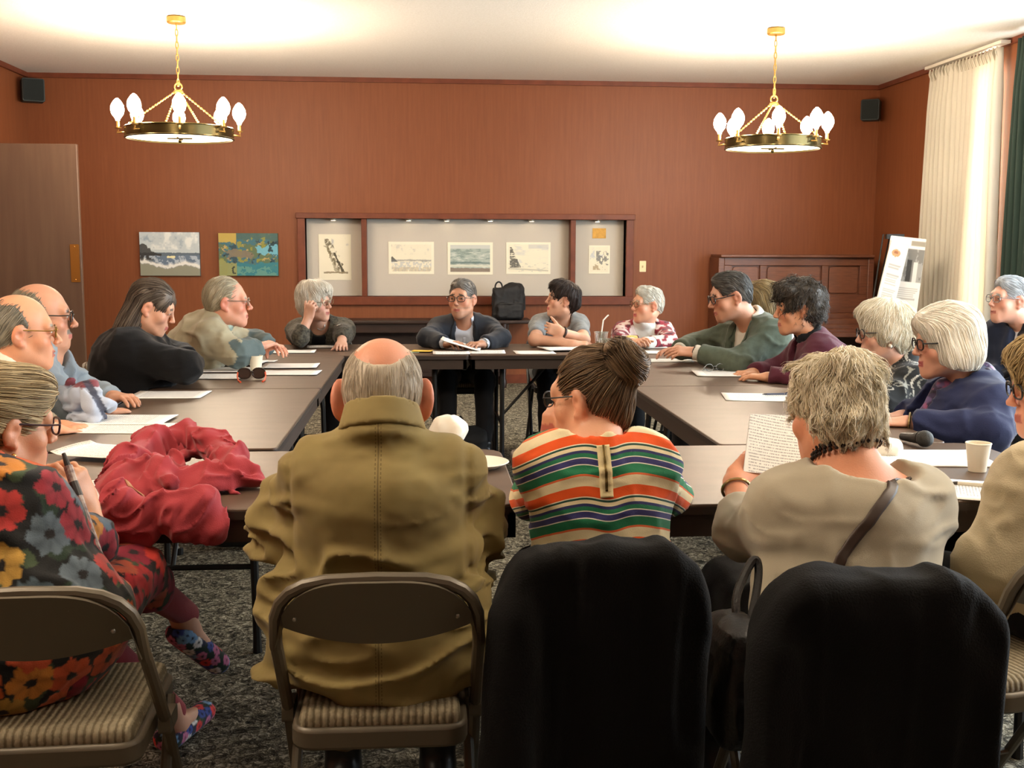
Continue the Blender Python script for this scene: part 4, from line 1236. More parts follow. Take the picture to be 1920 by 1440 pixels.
sheet(408, 707, 86, 'white sheet nearest the camera in the left pile beside the sunglasses', h=.28, lay=0)
sheet(545, 688, 90, 'upper of two sheets right of the sunglasses', h=.29, lay=1)
sheet(541, 700, 88, 'lower of two sheets right of the sunglasses', h=.31)
sheet(497, 678, 85, 'small white slip just right of the upright paper cup', w=.10, h=.12)
sheet(546, 660, 92, 'white sheet on the far table at its left end', h=.29)
sheet(607, 650.5, 95, 'white sheet under the hand of the white-haired woman', w=.18, h=.21)
sheet(846, 662.5, 90, 'white sheet left of the seam on the far table', h=.22, w=.20)
sheet(913, 661, 88, 'white sheet right of the seam on the far table', h=.22, w=.20)
sheet(1002, 661.5, 92, 'white sheet on the far table left of the pile before the grey top', h=.24, w=.19)
sheet(1052, 657, 100, 'raised pile of white sheets before the woman in the grey top', h=.25, w=.22, t=.008, curl=1)
sheet(1160, 653, 85, 'white sheet beside the clear plastic cups', h=.20)
sheet(1219, 651.5, 92, 'white sheet before the woman in the red patterned cardigan', h=.20, w=.15)
sheet(1225, 661, 84, 'white sheet left of the clasped hands of the green blazer', h=.22, w=.2)
sheet(1243, 676.5, 86, 'grey-shaded white sheet near the far right corner of the tables', h=.33, w=.17)
sheet(1363, 702, 84, 'white sheets with folded reading glasses on top', h=.33, w=.23, t=.004)
sheet(1430, 746, 80, 'white sheet with a blue pen, before the maroon jacket', h=.33, w=.23)
sheet(1735, 861, 84, 'white sheet left of the big paper cup', h=.36, w=.25, t=.004)
sheet(1786, 918, 66, 'white sheet at the table edge beside the white pen', h=.36, w=.26)
M_note = pbsdf('yellow_note_paper', 'e6c04a', .8); M_mint = pbsdf('mint_paper', 'bfe0cc', .8)
sheet(792, 660, 80, 'yellow paper note on the far table beside the bald head', w=.10, h=.12, mat=M_note, name='paper_note', cat='note', lay=1)
sheet(772, 660, 84, 'pale mint paper beside the yellow note', w=.10, h=.10, mat=M_mint, name='paper_note', cat='note')

M_cup = pbsdf('paper_cup_white', 'e6dfcb', .7)
def paper_cup(px, py, h, r0, r1, label):
    p = on(px, py); c = empty('paper_cup', (p[0], p[1], TT+.001)); tag(c, label, 'cup', 'white paper cups on the tables')
    MB().lathe([(0, .006), (r0-.003, .006), (r1-.0025, h), (r1, h), (r0, 0), (r0-.004, 0), (r0-.005, .004), (0, .004)], n=36, cap=False).build('cup_wall', M_cup, c)
    MB().tube([((r1-.001)*math.cos(t), (r1-.001)*math.sin(t), h) for t in np.linspace(0, 2*math.pi, 37)[:-1]], .0022, 6, closed=True).build('rolled_rim', M_cup, c)
    return c
paper_cup(480, 696, .078, .026, .036, 'small white paper cup behind the sunglasses on the left')
paper_cup(1832, 884, .081, .024, .035, 'white paper cup on the near right table')
M_clear = pbsdf('clear_plastic', 'dfe8dc', .08, trans=.9); M_clear.node_tree.nodes['Principled BSDF'].inputs['Alpha'].default_value = .55
M_ice = pbsdf('pale_drink', 'b9c2a4', .2, trans=.5)
def clear_cup(px, py, h, r0, r1, label, straw):
    p = on(px, py); c = empty('plastic_cup', (p[0], p[1], TT+.001)); tag(c, label, 'cup')
    MB().lathe([(0, .004), (r0-.002, .004), (r1-.002, h), (r1, h), (r0, 0), (0, 0)], n=30, cap=False).build('cup_wall', M_clear, c)
    MB().tube([(r1*math.cos(t), r1*math.sin(t), h) for t in np.linspace(0, 2*math.pi, 31)[:-1]], .003, 6, closed=True).build('rolled_rim', M_clear, c)
    MB().lathe([(0, .006), (r0-.004, .006), (r0+(r1-r0)*.45-.004, h*.45), (0, h*.45)], n=26, cap=False).build('drink', M_ice, c)
    if straw:
        MB().tube([(-.01, 0, .01), (.008, 0, h+.05), (.012, 0, h+.075), (.035, 0, h+.10), (.045, 0, h+.108)], .0045, 8).build('straw', pbsdf('straw_white', 'f1ece0', .4), c)
clear_cup(1127, 654, .105, .034, .044, 'clear plastic cup with a white bent straw, farther of two', True)
clear_cup(1136, 668, .10, .034, .045, 'clear plastic cup without straw, just behind the hair bun', False)
# sunglasses with orange arms
p = on(472, 712); sg = empty('sunglasses', (p[0], p[1], TT+.001), math.radians(8)); tag(sg, 'dark sunglasses with orange arms lying on the left table', 'sunglasses')
M_or = pbsdf('orange_plastic', 'd0502c', .35); M_tort = pbsdf('tortoise_plastic', '2a1c16', .25); M_sl = pbsdf('smoked_lens', '3a2c26', .08, spec=.7)
fr = MB()
for q in (-1, 1):
    ring_ = [(q*.034 + .030*math.copysign(abs(math.cos(a))**.8, math.cos(a)), .004*math.sin(a), .030+.024*math.sin(a)) for a in np.linspace(0, 2*math.pi, 21)[:-1]]
    fr.tube(ring_, .0035, 7, closed=True)
fr.tube([(-.008, 0, .036), (0, -.002, .040), (.008, 0, .036)], .0035, 7); fr.build('front_frame', M_tort, sg)
for q in (-1, 1):
    lm = MB(); pts = [(q*.034 + .028*math.copysign(abs(math.cos(a))**.8, math.cos(a)), .030+.022*math.sin(a)) for a in np.linspace(0, 2*math.pi, 21)[:-1]]
    lm.prism(pts, -.001, .001, 1); lm.build('lens', M_sl, sg)
    MB().tube([(q*.064, 0, .034), (q*.066, -.035, .02), (q*.060, -.09, .006), (q*.05, -.12, .003)], [.004, .0035, .004, .0045], 7).build('arm', M_or, sg)
# folded reading glasses on the sheets in front of the green blazer
p = on(1340, 699); rg = empty('reading_glasses', (p[0], p[1], TT+.008), math.radians(20)); tag(rg, 'thin folded reading glasses lying on the sheets before the green blazer', 'glasses')
fr = MB()
for q in (-1, 1): fr.tube([(q*.034+.025*math.cos(a), .002*math.sin(a), .02+.018*math.sin(a)) for a in np.linspace(0, 2*math.pi, 17)[:-1]], .0018, 6, closed=True)
fr.tube([(-.009, 0, .024), (0, 0, .027), (.009, 0, .024)], .0018, 6); fr.build('rims', pbsdf('rim_silver', '9aa0a4', .25, .9), rg)
MB().tube([(-.062, 0, .024), (-.06, .02, .012), (.05, .03, .003)], .002, 6).build('arm', pbsdf('rim_silver', '9aa0a4', .25, .9), rg)
MB().tube([(.062, 0, .024), (.06, .026, .012), (-.05, .038, .003)], .002, 6).build('arm', pbsdf('rim_silver', '9aa0a4', .25, .9), rg)
def pen(px, py, rot, label, col, tip, z=TT, L=.14, r=.0045):
    p = on(px, py, z); e = empty('pen', (p[0], p[1], z + r + .001), math.radians(rot)); tag(e, label, 'pen')
    b = MB().tube([(-L/2+.02, 0, 0), (L/2, 0, 0)], r, 10).build('barrel', pbsdf('pen_' + col, col, .35), e)
    MB().tube([(-L/2, 0, 0), (-L/2+.012, 0, 0), (-L/2+.021, 0, 0)], [.001, r*.8, r*1.02], 10).build('tip', pbsdf('pen_' + tip, tip, .3), e)
    MB().box((L/2-.04, -.0012, r*.8), (L/2-.003, .0012, r+.002)).build('clip', pbsdf('pen_' + tip, tip, .3), e)
pen(1375, 692, 12, 'green-tipped pen beyond the reading glasses', '3a6a52', '8a9a94', z=TT+.006)
pen(1458, 741, 4, 'dark blue pen lying on the white sheet', '26324e', '1c2233', z=TT+.006)
pen(1838, 914, -28, 'white pen with dark tip at the right end of the near table', 'e2dcc8', '3b342e', L=.155, r=.0055)
# microphone-like black table stand, snack, napkin, plate
p = on(1733, 840); mp_ = empty('microphone', (p[0], p[1], TT+.03), math.radians(-80)); tag(mp_, 'short dark round-headed microphone lying before the navy blazer', 'microphone')
MB().sphere((0, 0, 0), .027, 16, 10, (1.1, 1, 1)).build('head', pbsdf('mic_mesh', '33322f', .5, .6, bump=(700, .5)), mp_)
MB().tube([(-.02, 0, 0), (-.05, 0, -.006), (-.12, 0, -.012)], [.022, .017, .013], 14).build('handle', M_dark, mp_)
p = on(1184, 652); sn = Field(); sn.box((p[0], p[1], TT+.04), (.036, .028, .036), .012); sn.disp(lambda P, D: .006*vnoise(P, 40, 3)); V, Q = sn.mesh(.005)
o = np_mesh('snack_bag', V, Q, pbsdf('yellow_wrapper', 'e0bf4c', .4, noise=(40, 'f0e2a0')), origin=(p[0], p[1], TT)); o.location = (p[0], p[1], TT+.002); tag(o, 'small yellow snack bag held before the red patterned cardigan', 'snack')
def crumple(name, p, r, label, cat, mat, seed, z=TT):
    F = Field(); F.ell((p[0], p[1], z+r[2]*.9), r, None, .02); F.disp(lambda P, D: -.012*(1-2*np.abs(vnoise(P, 16, seed))) + .006*vnoise(P, 38, seed+1))
    F.plane((0, 0, z+.002), (0, 0, -1), .004); V, Q = F.mesh(.006, .02)
    o = np_mesh(name, V, Q, mat, origin=(p[0], p[1], z), smooth=True); o.location = (p[0], p[1], z); tag(o, label, cat)
M_nap = pbsdf('napkin_white', 'e9e4d6', .85)
p = on(842, 838); crumple('paper_bag', p, (.055, .05, .05), 'crumpled white paper bag beyond the bald man\'s right shoulder', 'bag', M_nap, 31)
p = on(1655, 852); crumple('napkin', p, (.06, .05, .022), 'crumpled white napkin beside the necklace', 'napkin', M_nap, 33)
p = on(895, 876); pl = MB().lathe([(0, 0), (.06, 0), (.085, .012), (.092, .016), (.090, .018), (.058, .004), (0, .004)], n=40, cap=False).build('paper_plate', M_nap); pl.location = (p[0], p[1], TT+.001); tag(pl, 'white paper plate beside the elbow of the khaki jacket', 'plate')
# ------------------------------------------------------------------ helpers for dressing
def project(F, P, n=6, off=0.0):
    P = np.array(P, float)
    for _ in range(n):
        G = F.grad(P); P = P - G*(F(P) - off)[:, None]
    return P, F.grad(P)
def strip(F, pts, w, t, name, mat, parent, origin, sub=8, cols=4, off=0.0, taper=None, color=None):
    """a flat band lying on a surface along a path"""
    pts = np.asarray(pts, float); m = (len(pts)-1)*sub + 1
    s = np.linspace(0, len(pts)-1, m); i = np.minimum(s.astype(int), len(pts)-2); f = (s-i)[:, None]
    C = pts[i]*(1-f) + pts[i+1]*f
    for _ in range(3): C[1:-1] = .25*C[:-2] + .5*C[1:-1] + .25*C[2:]
    C, G = project(F, C)
    d = np.gradient(C, axis=0); d /= vlen(d)[:, None] + 1e-9
    b = np.cross(G, d); b /= vlen(b)[:, None] + 1e-9
    ws = np.full(m, w) if taper is None else np.interp(np.linspace(0, 1, m), np.linspace(0, 1, len(taper)), taper)*w
    rows = []
    for c in range(cols+1):
        q = C + b*((c/cols-.5)*ws)[:, None]; q, g = project(F, q, 4)
        rows.append((q + g*off, q + g*(off+t)))
    lo = np.stack([r[0] for r in rows], 1); hi = np.stack([r[1] for r in rows], 1)
    nC = cols+1; V = np.concatenate([lo.reshape(-1, 3), hi.reshape(-1, 3)]); M_ = m*nC; Q = []
    for a in range(m-1):
        for c in range(cols):
            k = a*nC + c; Q.append((k+M_, k+1+M_, k+nC+1+M_, k+nC+M_)); Q.append((k, k+nC, k+nC+1, k+1))
        k = a*nC; Q.append((k, k+M_, k+nC+M_, k+nC)); k += cols; Q.append((k, k+nC, k+nC+M_, k+M_))
    for c in range(cols): Q.append((c, c+1, c+1+M_, c+M_)); k = (m-1)*nC+c; Q.append((k+1, k, k+M_, k+1+M_))
    return np_mesh(name, V, np.array(Q), mat, parent, None, origin=origin)
def rest_of(k):
    def f(V):
        D = V - k.hip; return np.stack([D @ k.r, D @ k.fw, D @ k.up], 1)
    return f
def sleeve(F, k, q, r, k_=.04, to=1.0, cuff=None, elbow=True):
    """r = shoulder, elbow, forearm start, cuff radii; to = how far down the forearm"""
    S, E, W = k.S[q], k.E[q], k.W[q]
    F.cap(S, E, r[0], r[1], k_)
    if to > 0: F.cyl(E, E + (W-E)*to, r[2], r[3], .03)
FABRICS = {}
def fabric(name, col, rough=.85, bump=(380, .18), noise=None, sheen=.15, **kw):
    return pbsdf(name, col, rough, bump=bump, noise=noise, sheen=sheen, spec=.25, **kw)
def rest_mat(name, build, rough=.85, bump=(300, .15)):
    """material driven by the garment's own coordinates (x across, y front-back, z along the spine)"""
    m = bpy.data.materials.new(name); nt, N, L, P = nodes_of(m)
    a = N.new('ShaderNodeAttribute'); a.attribute_name = 'rest'
    sx = N.new('ShaderNodeSeparateXYZ'); L.new(a.outputs['Vector'], sx.inputs[0])
    def mt(op, p, q=None, r=None):
        n = N.new('ShaderNodeMath'); n.operation = op
        for i, v in enumerate((p, q, r)):
            if v is None: continue
            if isinstance(v, (int, float)): n.inputs[i].default_value = v
            else: L.new(v, n.inputs[i])
        return n.outputs[0]
    L.new(build(N, L, a.outputs['Vector'], sx, mt), P.inputs['Base Color'])
    P.inputs['Roughness'].default_value = rough; P.inputs['Specular IOR Level'].default_value = .25; P.inputs['Sheen Weight'].default_value = .1
    tc = N.new('ShaderNodeTexCoord'); nz = N.new('ShaderNodeTexNoise'); nz.inputs['Scale'].default_value = bump[0]; L.new(tc.outputs['Object'], nz.inputs['Vector'])
    b = N.new('ShaderNodeBump'); b.inputs['Strength'].default_value = bump[1]; b.inputs['Distance'].default_value = .006; L.new(nz.outputs['Fac'], b.inputs['Height']); L.new(b.outputs['Normal'], P.inputs['Normal'])
    return m
DOWN = lambda L: np.tile([0, -.1, -1.0], (len(L), 1))
BACK = lambda L: np.stack([L[:, 0]*2, -.9 - 0*L[:, 0], -.45 - (L[:, 1] < 0)*.8], 1)
def CROWN(L):
    """away from a whorl at the back of the crown"""
    d = L - np.array([0, -.05, .13]); d[:, 2] -= .02; return d + np.array([0, 0, -.02])
M_navytr = fabric('dark_trouser_cloth', '17181c'); M_greytr = fabric('charcoal_trouser_cloth', '26272b'); M_shoe = pbsdf('black_leather', '100f0f', .35); M_tantr = fabric('tan_trouser_cloth', '6b5a40')
SKIN_F = 'c9977c'; SKIN_M = 'c99478'; SKIN_P = 'd2a48e'

# ------------------------------------------------------------------ bald man in khaki, back to us
def man_khaki():
    x0 = at(712, 1100, 2.2)[0]
    h = Head(at(718, 744, 2.40), 0, 8, 0, 1.04)
    k = Sk((x0, 2.285, .575), 0, at(716, 848, 2.30), h, .140, at(528, 1010, 2.46), at(892, 1012, 2.46), at(600, 960, 2.86), at(830, 960, 2.86), .045)
    o = body(k, 'person seen from behind, bald crown, wearing a khaki jacket', skin_paint(h, 'cf9074', blush=.16), neck_r=.070,
             hands={1: dict(fdir=(-.5, 1, 0), back=(0, 0, 1)), -1: dict(fdir=(.5, 1, 0), back=(0, 0, 1))}, hk=dict(ear=1.36))
    def khaki(N, L, v, sx, mt):
        ax = mt('ABSOLUTE', sx.outputs[0])
        r = ramp(N, [(.3, '7d6d42'), (.7, '897a4b')]); nz = N.new('ShaderNodeTexNoise'); nz.inputs['Scale'].default_value = 14; L.new(v, nz.inputs['Vector']); L.new(nz.outputs['Fac'], r.inputs['Fac'])
        seam = mt('LESS_THAN', ax, .0016)
        st = mt('MULTIPLY', mt('LESS_THAN', mt('ABSOLUTE', mt('SUBTRACT', ax, .0055)), .0012), mt('GREATER_THAN', mt('FRACT', mt('MULTIPLY', sx.outputs[2], 130.0)), .4))
        back = mt('LESS_THAN', sx.outputs[1], 0.0)
        f = mt('MULTIPLY', mt('MULTIPLY', mt('MAXIMUM', seam, st), back), .75)
        mx = N.new('ShaderNodeMix'); mx.data_type = 'RGBA'; L.new(f, mx.inputs[0]); L.new(r.outputs['Color'], mx.inputs[6]); mx.inputs[7].default_value = tuple(lin('5a4c2a')) + (1,)
        return mx.outputs[2]
    km = rest_mat('khaki_cotton', khaki, .8, (1300, .10))
    F = Field(); add_torso(F, k, .012, cw=.178, cd=.14, ww=.19, wd=.135, hw=.20, hd=.14)
    # skirt of the jacket flaring over the seat
    F.ell(k.hip + np.array([0, -.01, -.01]), (.225, .155, .16), None, .08)
    F.cap(k.hip + np.array([-.20, .02, .06]), k.hip + np.array([-.235, .03, -.10]), .035, .038, .06)
    F.cap(k.hip + np.array([.19, .02, .06]), k.hip + np.array([.215, .03, -.10]), .035, .032, .06)
    for q in (1, -1): sleeve(F, k, q, (.052, .064, .064, .050), .07, .92)
    for q in (1, -1): F.ell(k.E[q] + np.array([0, -.02, .06]), (.05, .05, .09), None, .06)
    c0, c1 = at(716, 806, 2.295), at(716, 762, 2.315)
    F.cyl(c0 - (c1-c0)*.6, c1, .088, .073, .04, rnd=.004)
    F.plane((0, 0, .470), (0, 0, -1), .012)
    st = np.array([1, 1, 2.4])
    def fold(P, D):
        out = np.zeros(D.shape); m = np.abs(D) < .06
        if m.any():
            Q = P[m]; Z = Q[:, 2]
            lowr = sst(.92, .74, Z)                      # pulls across the lower back
            n = vnoise(Q*np.array([2.2, 2.2, 7.5]) + .25*vnoise(Q, 6, 3)[:, None], 1.9, 11); n2 = vnoise(Q*np.array([1, 1, 1.8]), 13, 12); n3 = vnoise(Q*np.array([1, 1, 1.6]), 30, 14)
            arm = sst(.13, .20, np.abs(Q[:, 0]-x0))
            n4 = vnoise(Q*np.array([1.4, 1.4, 4.2]) + .12*n2[:, None]*.3, 5.5, 17)
            cr = lambda v, s: .4 - 1.2*np.exp(-(v/s)**2)
            out[m] = cr(n, .17)*(.015*lowr + .003) + cr(n4, .2)*(.005*lowr + .002 + .004*arm) + n2*(.003 + .006*arm) + n3*.002
            xa = np.abs(np.abs((Q - k.hip) @ k.r) - .178 - .02*(Z-.9)*0)
            out[m] += .006*np.exp(-(xa/.007)**2)*(Z > .72)*(Z < 1.02)*(Q[:, 1] < k.N[1]+.05)
        return out
    F.disp(fold)
    V, Q = F.mesh(.0075, .02)
    np_mesh('jacket', V, Q, km, o, None, {'rest': rest_of(k)(V)}, origin=k.hip)
    # collar leaf
    C = Field(); C.cyl(c0 - (c1-c0)*.15, c1 + (c1-c0)*.08, .092, .076, .01, rnd=.004); C.cap(c0, c1 + (c1-c0), .069, .069, .004, 's'); C.plane(c0 + k.f*.05, k.f, .01); C.disp(lambda P, D: .002*vnoise(P, 22, 3))
    V, Q = C.mesh(.006); np_mesh('collar', V, Q, km, o, None, {'rest': rest_of(k)(V)+np.array([.3, 0, 0])}, origin=k.hip)
    def fade(L, c):
        top = sst(.03, .10, L[:, 2] + .4*(L[:, 1]+.05))
        return c*(1-.0*top[:, None])
    build_hair(h, o, k.hip, dict(add=[((0, -.018, .028), (.0785, .0985, .090)), ((0, -.052, -.005), (.0655, .0605, .074))],
               cut=[((0, -.060, .128), (.056, .085, .075))], planes=[((0, .03, 0), (0, 1, -.25)), ((0, -.05, -.070), (0, .35, -1))], ck=.010,
               bump=(.0008, 60), col='998b76', col2='d2c8b6', n=2600, seg=3, step=.008, w=.0007, off=.0016, rise=.0007, flow=DOWN), res=.005)
    glasses(h, o, k.hip, '8a7a60', True, lens=False)
    trousers(k, o, M_tantr, shoes=M_shoe)
    return k
man_khaki()
chair(at(706, 1100, 2.03)[0], 2.262, 0, 'taupe folding chair with the khaki-jacketed man on it')

# ------------------------------------------------------------------ woman with the bun, striped top
def coat_on_chair(x, y, w, ztop, z0, th, label, seed, dx=0.0):
    F = Field(); mat = fabric('black_wool', '070708', .95, (260, .3), sheen=.0)
    cz = (ztop+z0)/2; hz = (ztop-z0)/2
    def fn(P):
        X = np.abs(P[..., 0]-x) - w + .13; Z = np.abs(P[..., 2]-cz) - hz + .13
        d2 = np.sqrt(np.maximum(X, 0)**2 + np.maximum(Z, 0)**2) + np.minimum(np.maximum(X, Z), 0) - .13
        yy = y - .05*(P[..., 2]-cz)
        dy = np.abs(P[..., 1]-yy) - th + .03
        a = d2 + .03
        return np.sqrt(np.maximum(a, 0)**2 + np.maximum(dy, 0)**2) + np.minimum(np.maximum(a, dy), 0) - .03
    F.fn(fn, .03, 'u', (x-w-.02, y-th-.08, z0), (x+w+.02, y+th+.08, ztop+.02))
    F.cap((x-w+.03, y-.04, ztop-.14), (x-w+.02, y-.05, z0+.1), .045, .05, .04)
    F.disp(folds(.010, 5.5, (1.6, 1, .35), seed, .005))
    V, Q = F.mesh(.009, .02); o = np_mesh('coat', V, Q, mat, origin=(x, y, z0)); o.location = (x, y, z0)
    tag(o, label, 'coat'); return o

def woman_striped():
    h = Head(at(1106, 744, 2.53), -52, 8, 0, .93)
    k = Sk((at(1130, 1050, 2.42)[0], 2.40, .56), 2, at(1118, 838, 2.46), h, .112, at(996, 940, 2.70), at(1262, 938, 2.72), at(1036, 836, 2.60), at(1170, 905, 2.95), .045)
    # left hand props the chin
    o = body(k, 'person seen from behind, dark hair in a bun, multicoloured striped top', skin_paint(h, 'd4a284', brow='3a2c20'), neck_r=.050,
             hands={-1: dict(fdir=unit(at(1046, 760, 2.56) - k.W[-1]), back=(-.6, -.8, 0), curl=.85, sc=.9), 1: dict(fdir=(-1, .5, 0), back=(0, 0, 1), sc=.88)}, arm_r=(.045, .038, .036, .026))
    def stripes(N, L, v, sx, mt):
        x, y, z = sx.outputs; ax = mt('ABSOLUTE', x)
        s = mt('ADD', z, mt('MULTIPLY', mt('MULTIPLY', ax, ax), 1.3))
        s = mt('ADD', s, mt('MULTIPLY', mt('POWER', 2.718, mt('MULTIPLY', mt('MULTIPLY', x, x), -700.0)), .014))
        nz = N.new('ShaderNodeTexNoise'); nz.inputs['Scale'].default_value = 9; L.new(v, nz.inputs['Vector'])
        s = mt('ADD', s, mt('MULTIPLY', nz.outputs['Fac'], .006))
        f = mt('FRACT', mt('DIVIDE', mt('SUBTRACT', .636, s), .112))
        r = ramp(N, [(0, 'e0571f'), (.19, 'efe6cf'), (.21, '20463a'), (.25, 'e6d9b4'), (.32, '2c2f5e'), (.375, '1f6e4c'), (.45, 'e8e2d4'), (.47, '35356a'), (.58, 'e8e2d4'), (.60, '1d6e4b'), (.77, 'd8683c'), (.81, 'e3d6b0')], 'CONSTANT')
        L.new(f, r.inputs['Fac']); return r.outputs['Color']
    sm = rest_mat('striped_knit', stripes, .85, (500, .15))
    F = Field(); add_torso(F, k, .018, cw=.140, cd=.10, ww=.125, wd=.11, hw=.15, hd=.13)
    F.ell(k.pt(.1), (.165, .13, .15), k.R, .06)
    for q in (1, -1): F.cap(k.S[q], k.E[q], .056, .052, .05); F.cyl(k.E[q], k.E[q] + (k.W[q]-k.E[q])*.38, .050, .047, .03)
    F.cap(h.T(0, -.01, -.03), k.N + k.up*.0 + k.f*.01, .068, .064, .015, 's')
    F.ell(k.N + k.up*.055, (.092, .09, .066), k.R, .012, 's')
    F.disp(folds(.0045, 9, (1, 1, 1.6), 21))
    V, Q = F.mesh(.007); np_mesh('striped_top', V, Q, sm, o, None, {'rest': rest_of(k)(V)}, origin=k.hip)
    zp = [k.pt(t, .004, -.2) for t in (1.12, .98, .86, .74)]
    strip(F, zp, .028, .003, 'zip_placket', fabric('cream_tape', 'e2d3a4'), o, k.hip)
    strip(F, [p + k.r*.001 for p in zp[:-1]] + [zp[-1] + k.up*.015], .0055, .005, 'zip', pbsdf('zip_brass_dark', '5a4a24', .4, .7), o, k.hip, cols=2)
    hs = dict(add=[((0, -.020, .034), (.081, .100, .090)), ((0, -.055, -.015), (.066, .058, .078)), ((.0, -.108, .082), (.046, .043, .046)), ((.010, -.125, .06), (.040, .034, .040)), ((-.03, -.095, .115), (.022, .022, .018)), ((.02, -.085, .122), (.022, .02, .015))],
              cut=[((0, .115, -.04), (.085, .095, .12)), ((-.09, .01, -.02), (.03, .035, .05)), ((.09, .01, -.02), (.03, .035, .05))], planes=[((0, -.05, -.085), (0, .2, -1))],
              bump=(.005, 34), stretch=(1, .5, .5), col='3a2c20', col2='8a7256', n=3400, seg=8, step=.011, w=.0009, off=.0022, rise=.0001, k=.018,
              flow=lambda L: np.where((vlen(L - np.array([.0, -.112, .08])) < .060)[:, None], np.cross(L - np.array([.0, -.112, .08]), np.array([.3, -.8, .5])), np.array([.0, -.11, .078]) - L))
    build_hair(h, o, k.hip, hs, res=.0055)
    ws = Field(); ws.sph(h.T(0, -.06, -.06), .02)
    glasses(h, o, k.hip, '1c1a1c'); eyes(h, o, k.hip)
    trousers(k, o, M_navytr, shoes=M_shoe)
    return k
kw = woman_striped()
chair(at(1130, 1100, 2.05)[0], 2.30, 2, 'taupe folding chair under the first black coat, holding the striped-top woman')
coat_on_chair(at(1130, 1100, 2.06)[0], 2.055, .205, .822, .26, .055, 'black coat draped over the chair back behind the striped top', 5)

